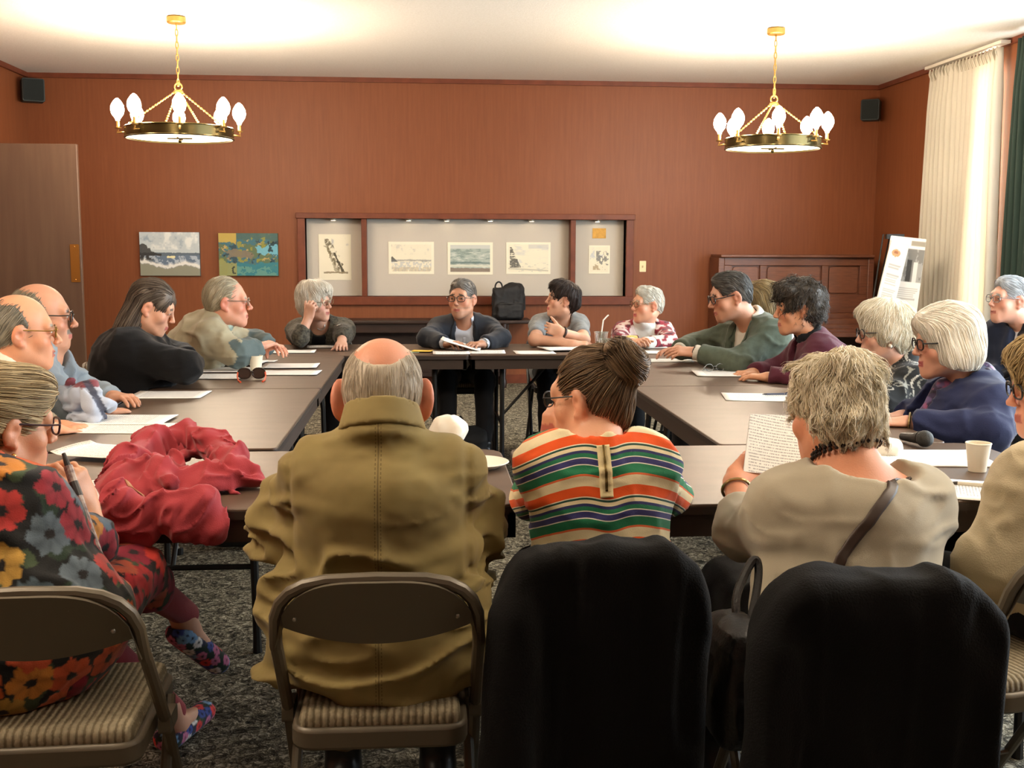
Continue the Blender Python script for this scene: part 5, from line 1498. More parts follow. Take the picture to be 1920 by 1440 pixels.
# ------------------------------------------------------------------ woman in beige sweater reading
def woman_beige():
    h = Head(at(1560, 772, 2.40), -28, 14, 4, .97)
    k = Sk((at(1590, 1100, 2.28)[0], 2.27, .56), -4, at(1600, 893, 2.33), h, .150, at(1398, 1000, 2.50), at(1712, 1030, 2.52), at(1378, 905, 2.66), at(1680, 955, 2.85), .065)
    o = body(k, 'person seen from behind, grey-blonde curly hair, beige sweater, holding up a printed page', skin_paint(h, 'd09070', blush=.15), neck_r=.056, shape=-.012,
             hands={-1: dict(fdir=unit(at(1430, 850, 2.72) - k.W[-1]), back=(-.35, -1, .2), curl=.45, thumb=.3, sc=.92), 1: dict(fdir=(-.5, 1, 0), back=(0, 0, 1))}, arm_r=(.05, .042, .038, .027))
    bm = fabric('beige_knit', 'b0a894', .9, (900, .22), sheen=.3)
    F = Field(); add_torso(F, k, .022, cw=.172, cd=.125, ww=.17, wd=.13, hw=.175, hd=.14)
    F.ell(k.pt(.06), (.19, .15, .15), k.R, .06)
    for q in (1, -1): F.cap(k.S[q], k.E[q], .066, .064, .05); F.cyl(k.E[q], k.E[q] + (k.W[q]-k.E[q])*.50, .062, .050, .04)
    F.cap(h.T(0, -.01, -.03), k.N + k.f*.02 - k.up*.03, .07, .075, .02, 's')
    F.ell(k.N + k.up*.052 - k.f*.045 + k.r*.005, (.122, .085, .072), k.R, .015, 's')
    F.ell(k.N + k.up*.05 + k.f*.06, (.11, .10, .08), k.R, .015, 's')
    F.disp(folds(.006, 6.5, (1, 1, 1.7), 31, .003)); 
    cloth('sweater', F, bm, o, k.hip, .0075)
    mv = lambda px, py, Y: at(px, py, Y)
    strip(F, [at(1690, 880, 2.30), at(1655, 945, 2.16), at(1600, 1020, 2.13), at(1552, 1085, 2.13)], .022, .006, 'bag_strap', pbsdf('brown_strap', '3a2c24', .5), o, k.hip, sub=10)
    # bead necklace: three rows round the neck
    nk = MB(); ax = unit(h.T(0, -.02, -.06) - k.N); c = k.N + ax*.066 + k.f*.0; e1 = unit(np.cross(ax, k.f)); e2 = np.cross(e1, ax)
    for row in range(3):
        for t in np.linspace(0, 2*math.pi, 34)[:-1]:
            p = c + ax*(.009*(row-1)) + (e1*math.cos(t) + e2*math.sin(t))*(.071 + .004*(1-row)) - k.hip
            nk.sphere(p, .0052, 8, 5)
    nk.build('bead_necklace', pbsdf('dark_beads', '2c2624', .25, .4), o)
    br = MB(); u = unit(k.W[-1]-k.E[-1]); c = k.E[-1] + (k.W[-1]-k.E[-1])*.86; a = unit(np.cross(u, [0, 0, 1])); b = np.cross(u, a)
    br.tube([c + (a*math.cos(t)+b*math.sin(t))*.034 - k.hip for t in np.linspace(0, 2*math.pi, 25)[:-1]], .004, 7, closed=True); br.build('bracelet', pbsdf('bangle_metal', 'a08a60', .25, .9), o)
    hs = dict(add=[((0, -.018, .030), (.084, .103, .092)), ((0, -.056, -.02), (.076, .064, .072)), ((.050, -.05, -.035), (.036, .042, .040)), ((-.050, -.05, -.03), (.036, .042, .040)), ((.04, .0, .072), (.042, .055, .042)), ((-.04, .0, .074), (.042, .055, .042)), ((0, -.055, .080), (.060, .055, .045))],
              cut=[((0, .125, -.04), (.082, .09, .12))], planes=[((0, -.06, -.078), (0, .3, -1))], bump=(.016, 22), stretch=(1, 1, .9), col='cfc09c', col2='fff8e6', n=6000, seg=8, step=.010, w=.0010, off=.004, wob=.5, wf=60, rise=.0007, k=.03, flow=CROWN)
    build_hair(h, o, k.hip, hs, res=.006)
    trousers(k, o, M_navytr, shoes=M_shoe)
    # the page she holds up
    g = np.array([at(1405, 772, 2.74), at(1535, 788, 2.76), at(1520, 905, 2.66), at(1398, 880, 2.66)])
    V = []; n = 10
    for j in range(n+1):
        for i in range(n+1):
            u, v = i/n, j/n; p = g[0]*(1-u)*(1-v) + g[1]*u*(1-v) + g[2]*u*v + g[3]*(1-u)*v; V.append(p + k.f*.010*math.sin(u*3.1))
    V = np.array(V); m = len(V); Q = []
    for j in range(n):
        for i in range(n): a = j*(n+1)+i; Q += [(a, a+1, a+n+2, a+n+1), (a+m+n+1, a+m+n+2, a+m+1, a+m)]
    V2 = np.concatenate([V, V + np.array([0, .004, .001])])
    ctr = V.mean(0)
    R = np.stack([unit(g[1]-g[0]), unit(np.cross(unit(g[0]-g[3]), unit(g[1]-g[0]))), unit(g[0]-g[3])], 1)
    L_ = (V2 - ctr) @ np.stack([R[:, 0], R[:, 2], -R[:, 1]], 1)
    p = np_mesh('printed_page', L_, np.array(Q), M_paper, smooth=False)
    p.matrix_world = Matrix([[*np.stack([R[:, 0], R[:, 2], -R[:, 1]], 1)[i], ctr[i]] for i in range(3)] + [[0, 0, 0, 1]])
    tag(p, 'printed page held upright by the woman in the beige sweater', 'paper')
    return k
woman_beige()
chair(at(1640, 1100, 1.95)[0], 2.19, -3, 'taupe folding chair under the second black coat, holding the beige-sweater woman')
coat_on_chair(at(1632, 1200, 1.95)[0], 1.93, .232, .792, .2, .06, 'black coat draped over the chair back behind the beige sweater', 9)
# ------------------------------------------------------------------ everyone else
def hairspec(style, col, col2, n=900, **kw):
    face = ((0, .122, -.035), (.074, .080, .100)); ears = [((-.088, .004, -.012), (.024, .030, .036)), ((.088, .004, -.012), (.024, .030, .036))]
    D = dict(col=col, col2=col2, n=n)
    if style == 'short':
        D.update(add=[((0, -.020, .034), (.0815, .101, .094)), ((0, -.052, -.005), (.068, .062, .074)), ((0, .030, .092), (.052, .045, .028))], cut=[((0, .126, -.020), (.079, .100, .108))] + ears, planes=[((0, -.05, -.062), (0, .35, -1)), ((0, .020, -.01), (0, 1, -2.2))], bump=(.003, 40), flow=BACK, seg=4, step=.010, w=.0013)
    elif style == 'fringe':      # bald on top, short hair at sides and back
        D.update(add=[((0, -.020, .026), (.0815, .101, .088)), ((0, -.052, -.005), (.069, .063, .076))], cut=ears + [((0, .035, .120), (.060, .105, .070))], ck=.010, planes=[((0, -.05, -.060), (0, .35, -1)), ((0, .028, 0), (0, 1, .35))], bump=(.002, 50), flow=BACK, seg=4, step=.009, w=.0012)
    elif style == 'receding':
        D.update(add=[((0, -.026, .036), (.082, .099, .092)), ((0, -.052, -.005), (.068, .063, .076))], cut=[((0, .13, .0), (.10, .105, .14))] + ears, planes=[((0, -.05, -.062), (0, .35, -1))], bump=(.003, 45), flow=BACK, seg=5, step=.010, w=.0012)
    elif style == 'bob':
        D.update(add=[((0, -.018, .040), (.092, .110, .102)), ((0, -.045, -.02), (.090, .075, .085)), ((-.068, -.012, -.045), (.036, .052, .070)), ((.068, -.012, -.045), (.036, .052, .070)), ((0, .050, .078), (.070, .050, .040))], cut=[((0, .130, -.04), (.068, .088, .110))], planes=[((0, -.06, -.098), (0, .25, -1))], bump=(.006, 26), flow=lambda L: np.stack([L[:, 0]*1.5, -.2-.5*(L[:, 2] > .06), -1.0+.5*(L[:, 2] > .08)], 1), seg=7, step=.013, w=.0014)
    elif style == 'curly':
        D.update(add=[((0, -.022, .042), (.100, .116, .106)), ((0, -.062, -.01), (.088, .074, .084)), ((0, .040, .092), (.070, .060, .045))], cut=[((0, .132, -.035), (.080, .092, .112))] + ears, planes=[((0, -.06, -.080), (0, .3, -1))], bump=(.014, 26), stretch=(1, 1, 1), flow=CROWN, wob=.8, wf=70, seg=6, step=.010, w=.0015, off=.005, rise=.0012)
    elif style == 'fluffy':
        D.update(add=[((0, -.022, .044), (.098, .114, .104)), ((0, -.060, -.015), (.088, .072, .082)), ((0, .045, .085), (.074, .056, .045)), ((-.06, .0, .0), (.036, .05, .05)), ((.06, .0, .0), (.036, .05, .05))], cut=[((0, .130, -.045), (.070, .085, .100))], planes=[((0, -.06, -.086), (0, .3, -1))], bump=(.009, 20), stretch=(1, 1, .7), flow=CROWN, wob=.3, seg=7, step=.012, w=.0014, off=.004, rise=.0006)
    elif style == 'long':
        D.update(add=[((0, -.020, .038), (.085, .106, .097)), ((0, -.055, -.03), (.078, .065, .095)), ((-.05, -.06, -.12), (.045, .05, .10)), ((.05, -.06, -.12), (.045, .05, .10)), ((0, -.085, -.13), (.065, .045, .11))], cut=[((0, .130, -.06), (.085, .105, .12)), ((-.09, .012, -.018), (.02, .03, .035)), ((.09, .012, -.018), (.02, .03, .035))], bump=(.006, 24), flow=lambda L: np.stack([L[:, 0]*.3, -.8*(L[:, 2] > .03)-.1, -1.0+.7*(L[:, 2] > .08)], 1), seg=9, step=.017, w=.0015)
    D.update(kw); return D

def garment(name, k, mat, o, g=.02, dims={}, r=(.062, .056, .052, .042), to=.92, neck=.066, neckf=.012, ringp=None, vee=None, fold=.005, seed=1, res=.0095, short=None, extra=None, col=None, rest=False, upto=None):
    F = Field(); add_torso(F, k, g, **dims); h = k.head
    for q in (1, -1):
        if short is not None: F.cyl(k.S[q], k.S[q] + (k.E[q]-k.S[q])*short, r[0], r[1], .05)
        else: sleeve(F, k, q, r, .05, to)
    if ringp: ring(F, k.N + k.up*ringp[0] + k.f*.006, unit(h.T(0, -.02, -.06) - k.N), ringp[1], ringp[2], .015, ringp[3])
    if neck: F.cap(h.T(0, .0, -.02), k.N + k.f*neckf + k.up*.0, neck, neck, .01, 's')
    if vee:  # open front
        a = k.N + k.up*.06 + k.f*.11; b = k.pt(vee[2], 0, .0) + k.f*.20
        F.cap(a, b, vee[0], vee[1], .008, 's')
    if extra: extra(F)
    F.disp(folds(fold, 8, (1, 1, 1.5), seed))
    V, Q = F.mesh(res)
    ob = np_mesh(name, V, Q, mat, o, col(V) if col is not None else None, {'rest': rest_of(k)(V)} if rest else None, origin=k.hip)
    return F, ob

def person(label, h, k, tone, hair, hk=None, brow=None, neck_r=.054, hands=None, res=.0056, lips='b0685c', gl=None, ey=True, legs=M_navytr, iris='4a3a2a', extra=None, shape=None, blush=.14, hres=.006, arm_r=(.050, .041, .037, .027)):
    o = body(k, label, skin_paint(h, tone, lips=lips, brow=brow, extra=extra, blush=blush), res, hands, neck_r, arm_r, hk=hk, shape=shape)
    if hair: build_hair(h, o, k.hip, hair, hres)
    if gl: glasses(h, o, k.hip, **gl)
    if ey: eyes(h, o, k.hip, iris)
    if legs: trousers(k, o, legs, shoes=M_shoe, res=.014)
    return o
def name_tag(F, k, pts, w, o, col='efece4'):
    strip(F, pts, w, .003, 'name_tag', pbsdf('tag_' + col, col, .5), o, k.hip, sub=4, cols=3)

# --- white-haired woman, hand at her cheek (far table, left)
h = Head(at(592, 566, 7.28), 118, 2, 4, .98)
k = Sk((at(600, 700, 7.5)[0], 7.58, .54), 180, at(600, 608, 7.42), h, .150, at(643, 628, 7.12), at(562, 634, 7.02), at(640, 643.5, 6.98), at(578, 597, 7.06))
o = person('person with fluffy white hair, dark mottled cardigan, cheek resting on fist', h, k, SKIN_P, hairspec('fluffy', 'cfc9ba', 'fbf8ee', 1300), hands={1: dict(fdir=(.25, -.1, 1), back=(-.5, -1, 0), curl=.95, sc=.9), -1: dict(fdir=(.1, -1, -.1), back=(0, 0, 1), curl=.6, sc=.9)}, gl=dict(col='9a8a70', metal=True), brow='a89f90')
F, _ = garment('top', k, fabric('black_top_cloth', '14161b'), o, .006, neck=.075, neckf=.05, r=(.05, .045, .042, .04), to=.3)
F, _ = garment('cardigan', k, fabric('mottled_cardigan', '2b2a26', noise=(70, '57544a')), o, .018, vee=(.075, .06, .2), neck=.075, neckf=.03, seed=3, to=.55, fold=.006)
name_tag(F, k, [at(620, 594, 7.2), at(631, 590, 7.2)], .035, o)
F2 = Field(); add_torso(F2, k, .006); strip(F2, [at(586, 600, 7.25), at(590, 618, 7.2), at(600, 622, 7.2), at(610, 615, 7.2), at(612, 602, 7.25)], .006, .004, 'necklace', pbsdf('silver', 'b0b0b0', .3, .9), o, k.hip, cols=2)
chair(k.hip[0], k.hip[1]+.02, 180, 'dark folding chair of the white-haired woman at the far table', 'k')

# --- man in dark suit speaking (far table, middle)
h = Head(at(866, 560, 7.33), 203, 0, 0, 1.03)
k = Sk((at(870, 700, 7.5)[0], 7.58, .54), 180, at(870, 606, 7.42), h, .165, at(940, 634, 7.17), at(800, 634, 7.17), at(904, 646, 6.98), at(838, 645, 6.98))
def beard(L, C, P):
    m = (L[:, 2] < -.050)*(L[:, 1] > .02)*(np.abs(L[:, 2]+.0685) > .008)
    C[m] = C[m]*.72 + lin('6e6258')*.28; return C
o = person('person speaking, short grey hair, dark glasses, navy suit over a pale blue shirt', h, k, SKIN_M, hairspec('short', '4a463f', '86807a', 900), brow='4a4038', hands={1: dict(fdir=(.55, -.8, .12), back=(-.1, 0, 1), curl=.35), -1: dict(fdir=(-.6, -.7, .1), back=(.1, 0, 1), curl=.5)}, gl=dict(col='1d1a18', rim=.0019), extra=beard, neck_r=.060)
SHIRT_B = fabric('pale_blue_shirt', 'c4cddf', .7, noise=(160, 'd4dae6', (8, 1, .05)))
F, _ = garment('shirt', k, SHIRT_B, o, .008, ringp=(.045, .062, .008, 2.4), neck=.058, neckf=.02, to=1.0, r=(.05, .045, .042, .038))
strip(F, [k.pt(.98, 0, .2), k.pt(.7, 0, .25), k.pt(.3, 0, .25)], .022, .003, 'button_placket', SHIRT_B, o, k.hip)
SUIT = fabric('dark_navy_suit', '262b34', .8)
F, _ = garment('jacket', k, SUIT, o, .026, dict(cw=.185, cd=.125, ww=.17, wd=.13), vee=(.088, .066, .2), neck=.070, neckf=.03, r=(.070, .064, .060, .050), to=.86, seed=5, fold=.006)
ln = [k.N + k.r*.055 + k.f*.05 + k.up*.02, k.pt(.78, .085, .2), k.pt(.45, .06, .2)]
for q in (1, -1): strip(F, [k.N + k.r*q*.060 + k.f*.06 + k.up*.02, k.pt(.80, q*.088, .2), k.pt(.48, q*.066, .22)], .045, .005, 'lapel', SUIT, o, k.hip, taper=[.5, 1, .3])
wt = MB(); u = unit(k.W[-1]-k.E[-1]); c = k.E[-1] + (k.W[-1]-k.E[-1])*.95; a = unit(np.cross(u, [0, 0, 1])); b = np.cross(u, a)
wt.tube([c + (a*math.cos(t)+b*math.sin(t))*.033 - k.hip for t in np.linspace(0, 2*math.pi, 21)[:-1]], .006, 6, closed=True); wt.build('wristwatch', pbsdf('watch_steel', '9a9a94', .25, .9), o)
chair(k.hip[0], k.hip[1]+.02, 180, 'dark folding chair of the man in the navy suit at the far table', 'k')
pp = np.array([at(835, 648, 6.92), at(892, 643, 6.92)])
V, Q = sheet_mesh(.20, .25, .003, 1.0, 77); p = np_mesh('paper_sheet', V, Q, M_paper, smooth=False); p.location = tuple((pp[0]+pp[1])/2 + np.array([0, -.03, .0])); p.rotation_euler = (math.radians(16), 0, math.radians(85)); tag(p, 'white sheets held in both hands by the man in the navy suit', 'paper')

# --- woman in grey top (far table)
h = Head(at(1054, 562, 7.33), 264, -6, 0, .95)
k = Sk((at(1048, 700, 7.5)[0], 7.58, .54), 180, at(1050, 598, 7.42), h, .132, at(1094, 637, 7.12), at(1003, 637, 7.12), at(1052, 622, 7.05), at(1076, 645, 6.98))
o = person('person with short dark hair and grey short-sleeved top, looking left, hand at chest', h, k, 'd8a68a', hairspec('fluffy', '1d1715', '3a2c26', 900, wob=.2, add=[((0, -.020, .040), (.090, .108, .098)), ((0, -.058, -.010), (.078, .066, .074)), ((0, .040, .090), (.064, .050, .038))], cut=[((0, .130, -.030), (.080, .098, .116)), ((.090, .004, -.012), (.030, .032, .040)), ((-.090, .004, -.012), (.030, .032, .040))]), brow='241c18', hands={-1: dict(fdir=(-.9, .1, .25), back=(0, -1, 0), curl=.8, sc=.88), 1: dict(fdir=(1, -.1, 0), back=(0, -.3, 1), curl=.4, sc=.88)}, lips='b8605a')
F, _ = garment('grey_top', k, fabric('grey_marl', '8f9496', .85, noise=(40, '7c8184')), o, .012, dict(cw=.145, cd=.11), neck=.07, neckf=.04, r=(.058, .056, 0, 0), short=.72, seed=7)
strip(F, [k.N + k.r*.065 + k.f*.02 + k.up*.03, k.pt(.8, .085, .2), k.pt(.45, .10, .2)], .034, .005, 'bag_strap', M_black, o, k.hip)
wt = MB(); u = unit(k.W[-1]-k.E[-1]); c = k.E[-1] + (k.W[-1]-k.E[-1])*.9; a = unit(np.cross(u, [0, 0, 1])); b = np.cross(u, a)
wt.tube([c + (a*math.cos(t)+b*math.sin(t))*.031 - k.hip for t in np.linspace(0, 2*math.pi, 21)[:-1]], .009, 6, closed=True); wt.build('wristwatch', pbsdf('watch_strap', '33251e', .5), o)
chair(k.hip[0], k.hip[1]+.02, 180, 'dark folding chair of the woman in the grey top', 'k')

# --- woman in red patterned cardigan (far table, right)
h = Head(at(1213, 571, 7.35), 252, 0, 0, .98)
k = Sk((at(1208, 700, 7.5)[0], 7.58, .54), 180, at(1207, 614, 7.42), h, .138, at(1256, 640, 7.15), at(1160, 640, 7.15), at(1207, 643, 7.0), at(1190, 645, 7.0))
o = person('person with short grey hair, white turtleneck, red and white patterned cardigan', h, k, 'dca486', hairspec('short', 'a8a294', 'e0dccf', 1200, bump=(.008, 30)), brow='8c7c6c', hands={-1: dict(fdir=(-1, -.2, .1), back=(0, -.6, 1), curl=.6, sc=.88), 1: dict(fdir=(.3, -.7, .3), back=(-.3, -.3, 1), curl=.7, sc=.88)}, gl=dict(col='8a7458', metal=True), lips='b8605a', blush=.2)
F, _ = garment('turtleneck', k, fabric('white_knit', 'd9d7d0'), o, .010, neck=None, ringp=(.055, .058, .014, 2.6), r=(.05, .045, .042, .040), to=.98)
def redpat(V):
    n = vnoise(V*np.array([1, 1, 2.2]), 26, 91); n2 = vnoise(V, 52, 92); C = np.tile(lin('8a2f3a'), (len(V), 1))
    C = mixc(C, ((n+.4*n2) > .18).astype(float), 'd6c6c0'); C = mixc(C, ((n-.5*n2) < -.32).astype(float), '4a1f2c'); return C
F, _ = garment('cardigan', k, fabric('patterned_cardigan', 'ffffff', attr='Col'), o, .020, dict(cw=.155), vee=(.085, .06, .25), neck=.072, neckf=.035, to=.7, seed=9, col=redpat, res=.008)
chair(k.hip[0], k.hip[1]+.02, 180, 'dark folding chair of the woman in the red patterned cardigan', 'k')

# --- left side, far: man in beige and green jacket
h = Head(at(428, 566, 5.95), 84, 2, 0, 1.03)
k = Sk((-1.40, 6.02, .55), 78, at(402, 614, 5.96), h, .150, at(476, 642, 6.22), at(442, 664, 5.76), at(506, 648, 6.10), at(486, 650, 5.90))
o = person('person with white hair, beige and green jacket, leaning on folded arms at the left', h, k, 'dba088', hairspec('receding', '8f8670', 'cfc6ae', 1200), brow='a89c88', gl=dict(col='8a8478', metal=True), neck_r=.060, hk=dict(nose=1.1), blush=.22)
F, _ = garment('shirt', k, fabric('mint_shirt', 'b5cdc4', .7), o, .004, ringp=(.045, .064, .010, 2.4), neck=.058, neckf=.02, to=.2, r=(.045, .04, .04, .04))
def beige_green(V):
    L = rest_of(k)(V); C = np.tile(lin('aaa48c'), (len(V), 1))
    C = mixc(C, (L[:, 2] < .235).astype(float), '2f5a48')
    for q in (1, -1):
        ba = k.W[q]-k.E[q]; t = ((V-k.E[q]) @ ba)/(ba @ ba); d = vlen(V - k.E[q] - np.clip(t, 0, 1)[:, None]*ba)
        ua = k.E[q]-k.S[q]; t2 = ((V-k.S[q]) @ ua)/(ua @ ua); d2 = vlen(V - k.S[q] - np.clip(t2, 0, 1)[:, None]*ua)
        C[(d2 < .085)*(t2 > .15)*(d2 < d)] = lin('aaa48c'); C[(d < .08)*(t > -.25)*(d <= d2+.02)] = lin('59686a')
    return C
F, _ = garment('jacket', k, fabric('two_tone_jacket', 'ffffff', attr='Col'), o, .028, dict(cw=.17, cd=.13, ww=.16, wd=.14), neck=.07, neckf=.04, r=(.072, .066, .066, .054), to=.92, seed=11, fold=.009, col=beige_green, res=.008)
chair(-1.50, 6.02, 84, 'taupe folding chair of the man in beige and green')

# --- left side: woman in black with long hair
h = Head(at(287, 576, 5.2), 86, 24, 0, .96)
k = Sk((-1.37, 5.22, .55), 92, at(258, 634, 5.22), h, .145, at(335, 672, 5.5), at(345, 688, 5.02), at(352, 676, 5.34), at(356, 680, 5.24))
o = person('person with long dark greying hair, black sweater, head bowed over the left table', h, k, 'dca88c', hairspec('long', '352b25', '7a6e62', 1300), brow='6a5a4c', lips='b4625a')
F, _ = garment('sweater', k, fabric('black_sweater_cloth', '0e0e10', .95), o, .034, dict(cw=.175, cd=.15, ww=.18, wd=.17, hw=.2, hd=.17), neck=.07, neckf=.02, r=(.085, .078, .074, .062), to=.98, seed=13, fold=.006)
chair(-1.33, 5.20, 92, 'taupe folding chair of the woman in black')

# --- left side: man with dark glasses and pale blue jacket
h = Head(at(80, 594, 4.4), 76, 2, 0, 1.04)
k = Sk((-1.66, 4.42, .55), 84, at(82, 668, 4.40), h, .155, at(170, 745, 4.66), at(128, 772, 4.20), at(215, 745, 4.55), at(196, 772, 4.28))
def moust(L, C, P):
    m = (np.abs(L[:, 2]+.052) < .009)*(np.abs(L[:, 0]) < .028)*(L[:, 1] > .07); C[m] = lin('6a6258'); return C
o = person('person with balding grey hair, dark-rimmed glasses, moustache, pale blue-grey jacket', h, k, SKIN_M, hairspec('fringe', '6b6456', 'a39a86', 1100), brow='5a5248', gl=dict(col='26221f', rim=.002), extra=moust, neck_r=.062, hk=dict(nose=1.12))
F, _ = garment('shirt', k, fabric('olive_shirt', '6f7050', .8), o, -.004, neck=None, neckf=.02, to=.2, r=(.045, .04, .04, .04))
F, _ = garment('jacket', k, fabric('pale_blue_jacket', '8b97a0', .85, noise=(8, '7d8891')), o, .028, dict(cw=.175, cd=.135, ww=.17, wd=.145), vee=(.06, .04, .3), neck=.068, neckf=.03, r=(.078, .070, .066, .056), to=.92, seed=15, fold=.010)
chair(-1.78, 4.42, 86, 'taupe folding chair of the man with the moustache')

# --- left side, near: man with gold glasses
h = Head(at(42, 622, 3.95), 70, 3, 0, 1.05)
k = Sk((-1.72, 3.92, .55), 80, at(2, 706, 3.92), h, .155, at(60, 800, 4.1), at(28, 800, 3.74), at(120, 802, 4.0), at(104, 808, 3.84))
o = person('person with receding grey hair, gold glasses and white collar, nearest man on the left', h, k, 'd89c7a', hairspec('fringe', '5a564c', '9a9484', 1300), brow='8a8070', gl=dict(col='a8884a', metal=True), neck_r=.064, hk=dict(nose=1.1))
F, _ = garment('shirt', k, fabric('white_shirt_cloth', 'd9d2c0', .75), o, .022, dict(cw=.175, cd=.13), ringp=(.04, .070, .010, 2.6), neck=.062, neckf=.02, to=.5, r=(.072, .066, .06, .056), seed=17)
chair(-1.84, 3.92, 82, 'taupe folding chair of the man with gold glasses')

# --- woman in floral blouse (near left)
FLOW_C = ['a84e26', '8c2a28', '9c4428', '44525c', 'a0682a', '7a2630', '9a7a3a', '4a5660']
def floral(base='17181a', size=.050, seed=3, pal=FLOW_C):
    def f(V):
        r = np.random.default_rng(seed); C = np.tile(lin(base), (len(V), 1)); n = vnoise(V, 22, 5)
        C = mixc(C, (n > .25).astype(float), '26362a'); C = mixc(C, (n < -.45).astype(float), '3c4a34')
        cen = []
        for i in r.permutation(len(V))[:6000]:
            p = V[i]
            if all(((p-c)**2).sum() > (size*1.42)**2 for c in cen): cen.append(p)
        for j, c in enumerate(cen):
            d = V - c; dist = vlen(d); m = dist < size
            if not m.any(): continue
            a = np.arctan2(d[m, 2], d[m, 0] + .6*d[m, 1]) + j; rr = dist[m]/(size*(.72 + .20*np.abs(np.sin(a*3.5+j)) + .05*vnoise(V[m], 120, 8)))
            col = lin(pal[j % len(pal)]); col2 = np.clip(col*1.7, 0, 1)
            cc = C[m]; pet = rr < 1; t = np.clip(rr, 0, 1)[:, None]; st = (.75 + .35*np.abs(np.sin(a*3.5+j)))[:, None]
            cc[pet] = ((col*(1-t*.5) + col2*t*.5)*st)[pet]; ce = rr < .26; cc[ce] = lin('1d1a1c'); C[m] = cc
        return C
    return f
h = Head(at(8, 796, 2.42), 50, 8, 0, .97)
k = Sk((at(22, 1200, 2.22)[0], 2.26, .57), 20, at(-38, 918, 2.34), h, .10, at(-110, 1000, 2.72), at(174, 1016, 2.52), at(40, 985, 2.85), at(163, 952, 2.56))
o = body(k, 'person in a dark floral blouse, ash-blonde hair pinned up, chin on hand', skin_paint(h, 'd29c7c', lips='a8585a'), .0056, {1: dict(fdir=unit(at(126, 868, 2.52) - k.W[1]), back=(.75, -.55, .5), curl=.75, thumb=.6, sc=.98), -1: dict(fdir=(.6, 1, 0), back=(0, 0, 1))}, .052)
F = Field(); add_torso(F, k, .024, cw=.120, cd=.12, ww=.13, wd=.13, hw=.17, hd=.15)
for q in (1, -1): sleeve(F, k, q, (.056, .054, .048, .044), .05, .12)
F.ell(k.hip + np.array([.03, 0, -.01]), (.19, .19, .13), k.R, .06)
F.cap(h.T(0, 0, -.03), k.N + k.f*.03, .064, .068, .015, 's'); F.disp(folds(.006, 8, (1, 1, 1.5), 41)); F.plane((0, 0, .474), (0, 0, -1), .01)
V, Q = F.mesh(.0055); np_mesh('floral_blouse', V, Q, fabric('floral_cotton', 'ffffff', attr='Col'), o, floral()(V), origin=k.hip)
k.knee = {1: np.array([-.70, 2.66, .60]), -1: np.array([-.86, 2.64, .53])}; k.ank = {1: at(338, 1165, 2.93), -1: np.array([-.70, 2.97, .10])}
T_ = Field()
for q in (1, -1):
    a = k.hip + k.r*q*.09; a[2] = .56; kn = k.knee[q]; T_.cap(a, kn, .095, .070, .04); T_.cap(kn, kn*.7 + k.ank[q]*.3, .068, .064, .03)
T_.disp(folds(.006, 8, (1, 1, 1), 43)); V, Q = T_.mesh(.007); np_mesh('floral_skirt', V, Q, fabric('floral_cotton', 'ffffff', attr='Col'), o, floral('1a1416', .05, 8, ['8c2024', '9c2c24', '701a2c', '944430', '7a2034'])(V), origin=k.hip)
S_ = Field()
for q in (1, -1): kn = k.knee[q]; S_.cap(kn*.78 + k.ank[q]*.22, k.ank[q] + k.f*.03 + [0, 0, .01], .046, .034, .02)
FT = Field()
for q in (1, -1):
    fd = k.f if q < 0 else unit([.35, .5, -.6]); FT.cap(k.ank[q] + [0, 0, .03], k.ank[q] + k.f*.03 - [0, 0, .03], .036, .034, .02); FT.cap(k.ank[q] + k.f*.03 - [0, 0, .035], k.ank[q] + k.f*.03 - [0, 0, .048] + fd*.10, .032, .026, .02)
V, Q = FT.mesh(.006); np_mesh('foot', V, Q, skin_mat(), o, np.tile(lin('c9977c'), (len(V), 1)), origin=k.hip)
V, Q = S_.mesh(.008); np_mesh('stockings', V, Q, fabric('dusky_red_stocking', '8c3038', .7), o, origin=k.hip)
for q in (1, -1):
    a = k.ank[q] + k.f*.03; a[2] -= .055; fd = k.f if q < 0 else unit([.35, .5, -.6]); S = Field(); S.cap(a - fd*.03, a + fd*.15, .040, .034, .02, flat=((0, 0, 1), .9)); S.plane((0, 0, .004), (0, 0, -1), .004); S.cap(a + [0, 0, .04] - fd*.02, a + [0, 0, .035] + fd*.06, .036, .03, .01, 's')
    V, Q = S.mesh(.006); np_mesh('shoe', V, Q, fabric('floral_cotton', 'ffffff', attr='Col'), o, floral('2a2c44', .018, 11, ['c83a3a', 'd8d4d0', '3a4a8c', 'b86a8c', '6a8cae'])(V), origin=k.hip)
hs = dict(add=[((0, -.022, .036), (.088, .108, .098)), ((0, -.058, -.01), (.080, .068, .082)), ((.0, -.10, .03), (.055, .04, .07)), ((0, .045, .085), (.068, .052, .042))], cut=[((0, .128, -.05), (.078, .090, .105)), ((.092, .004, -.02), (.026, .030, .040)), ((-.092, .004, -.02), (.026, .030, .040))], planes=[((0, -.06, -.075), (0, .3, -1))], bump=(.006, 22), stretch=(1, .5, 1), col='7d6a4c', col2='c8b48c', n=3600, seg=8, step=.013, w=.0011, off=.003,
          flow=lambda L: np.stack([-L[:, 0]*.6, -1.0 + 0*L[:, 0], .25 - L[:, 2]*3], 1))
build_hair(h, o, k.hip, hs, .006); glasses(h, o, k.hip, '3c2830', rim=.002); 
cl = MB(); c = h.T(.035, -.125, -.005) - k.hip
for t in np.linspace(0, 2*math.pi, 15)[:-1]: cl.sphere(c + h.R @ (np.array([math.cos(t)*.020, -.004, math.sin(t)*.020])), .0055, 8, 5)
cl.sphere(c, .012, 10, 6); cl.build('hair_clip', pbsdf('jet_beads', '1c1a1e', .2, .5), o)
er = MB(); c = h.T(.083, -.006, -.058) - k.hip
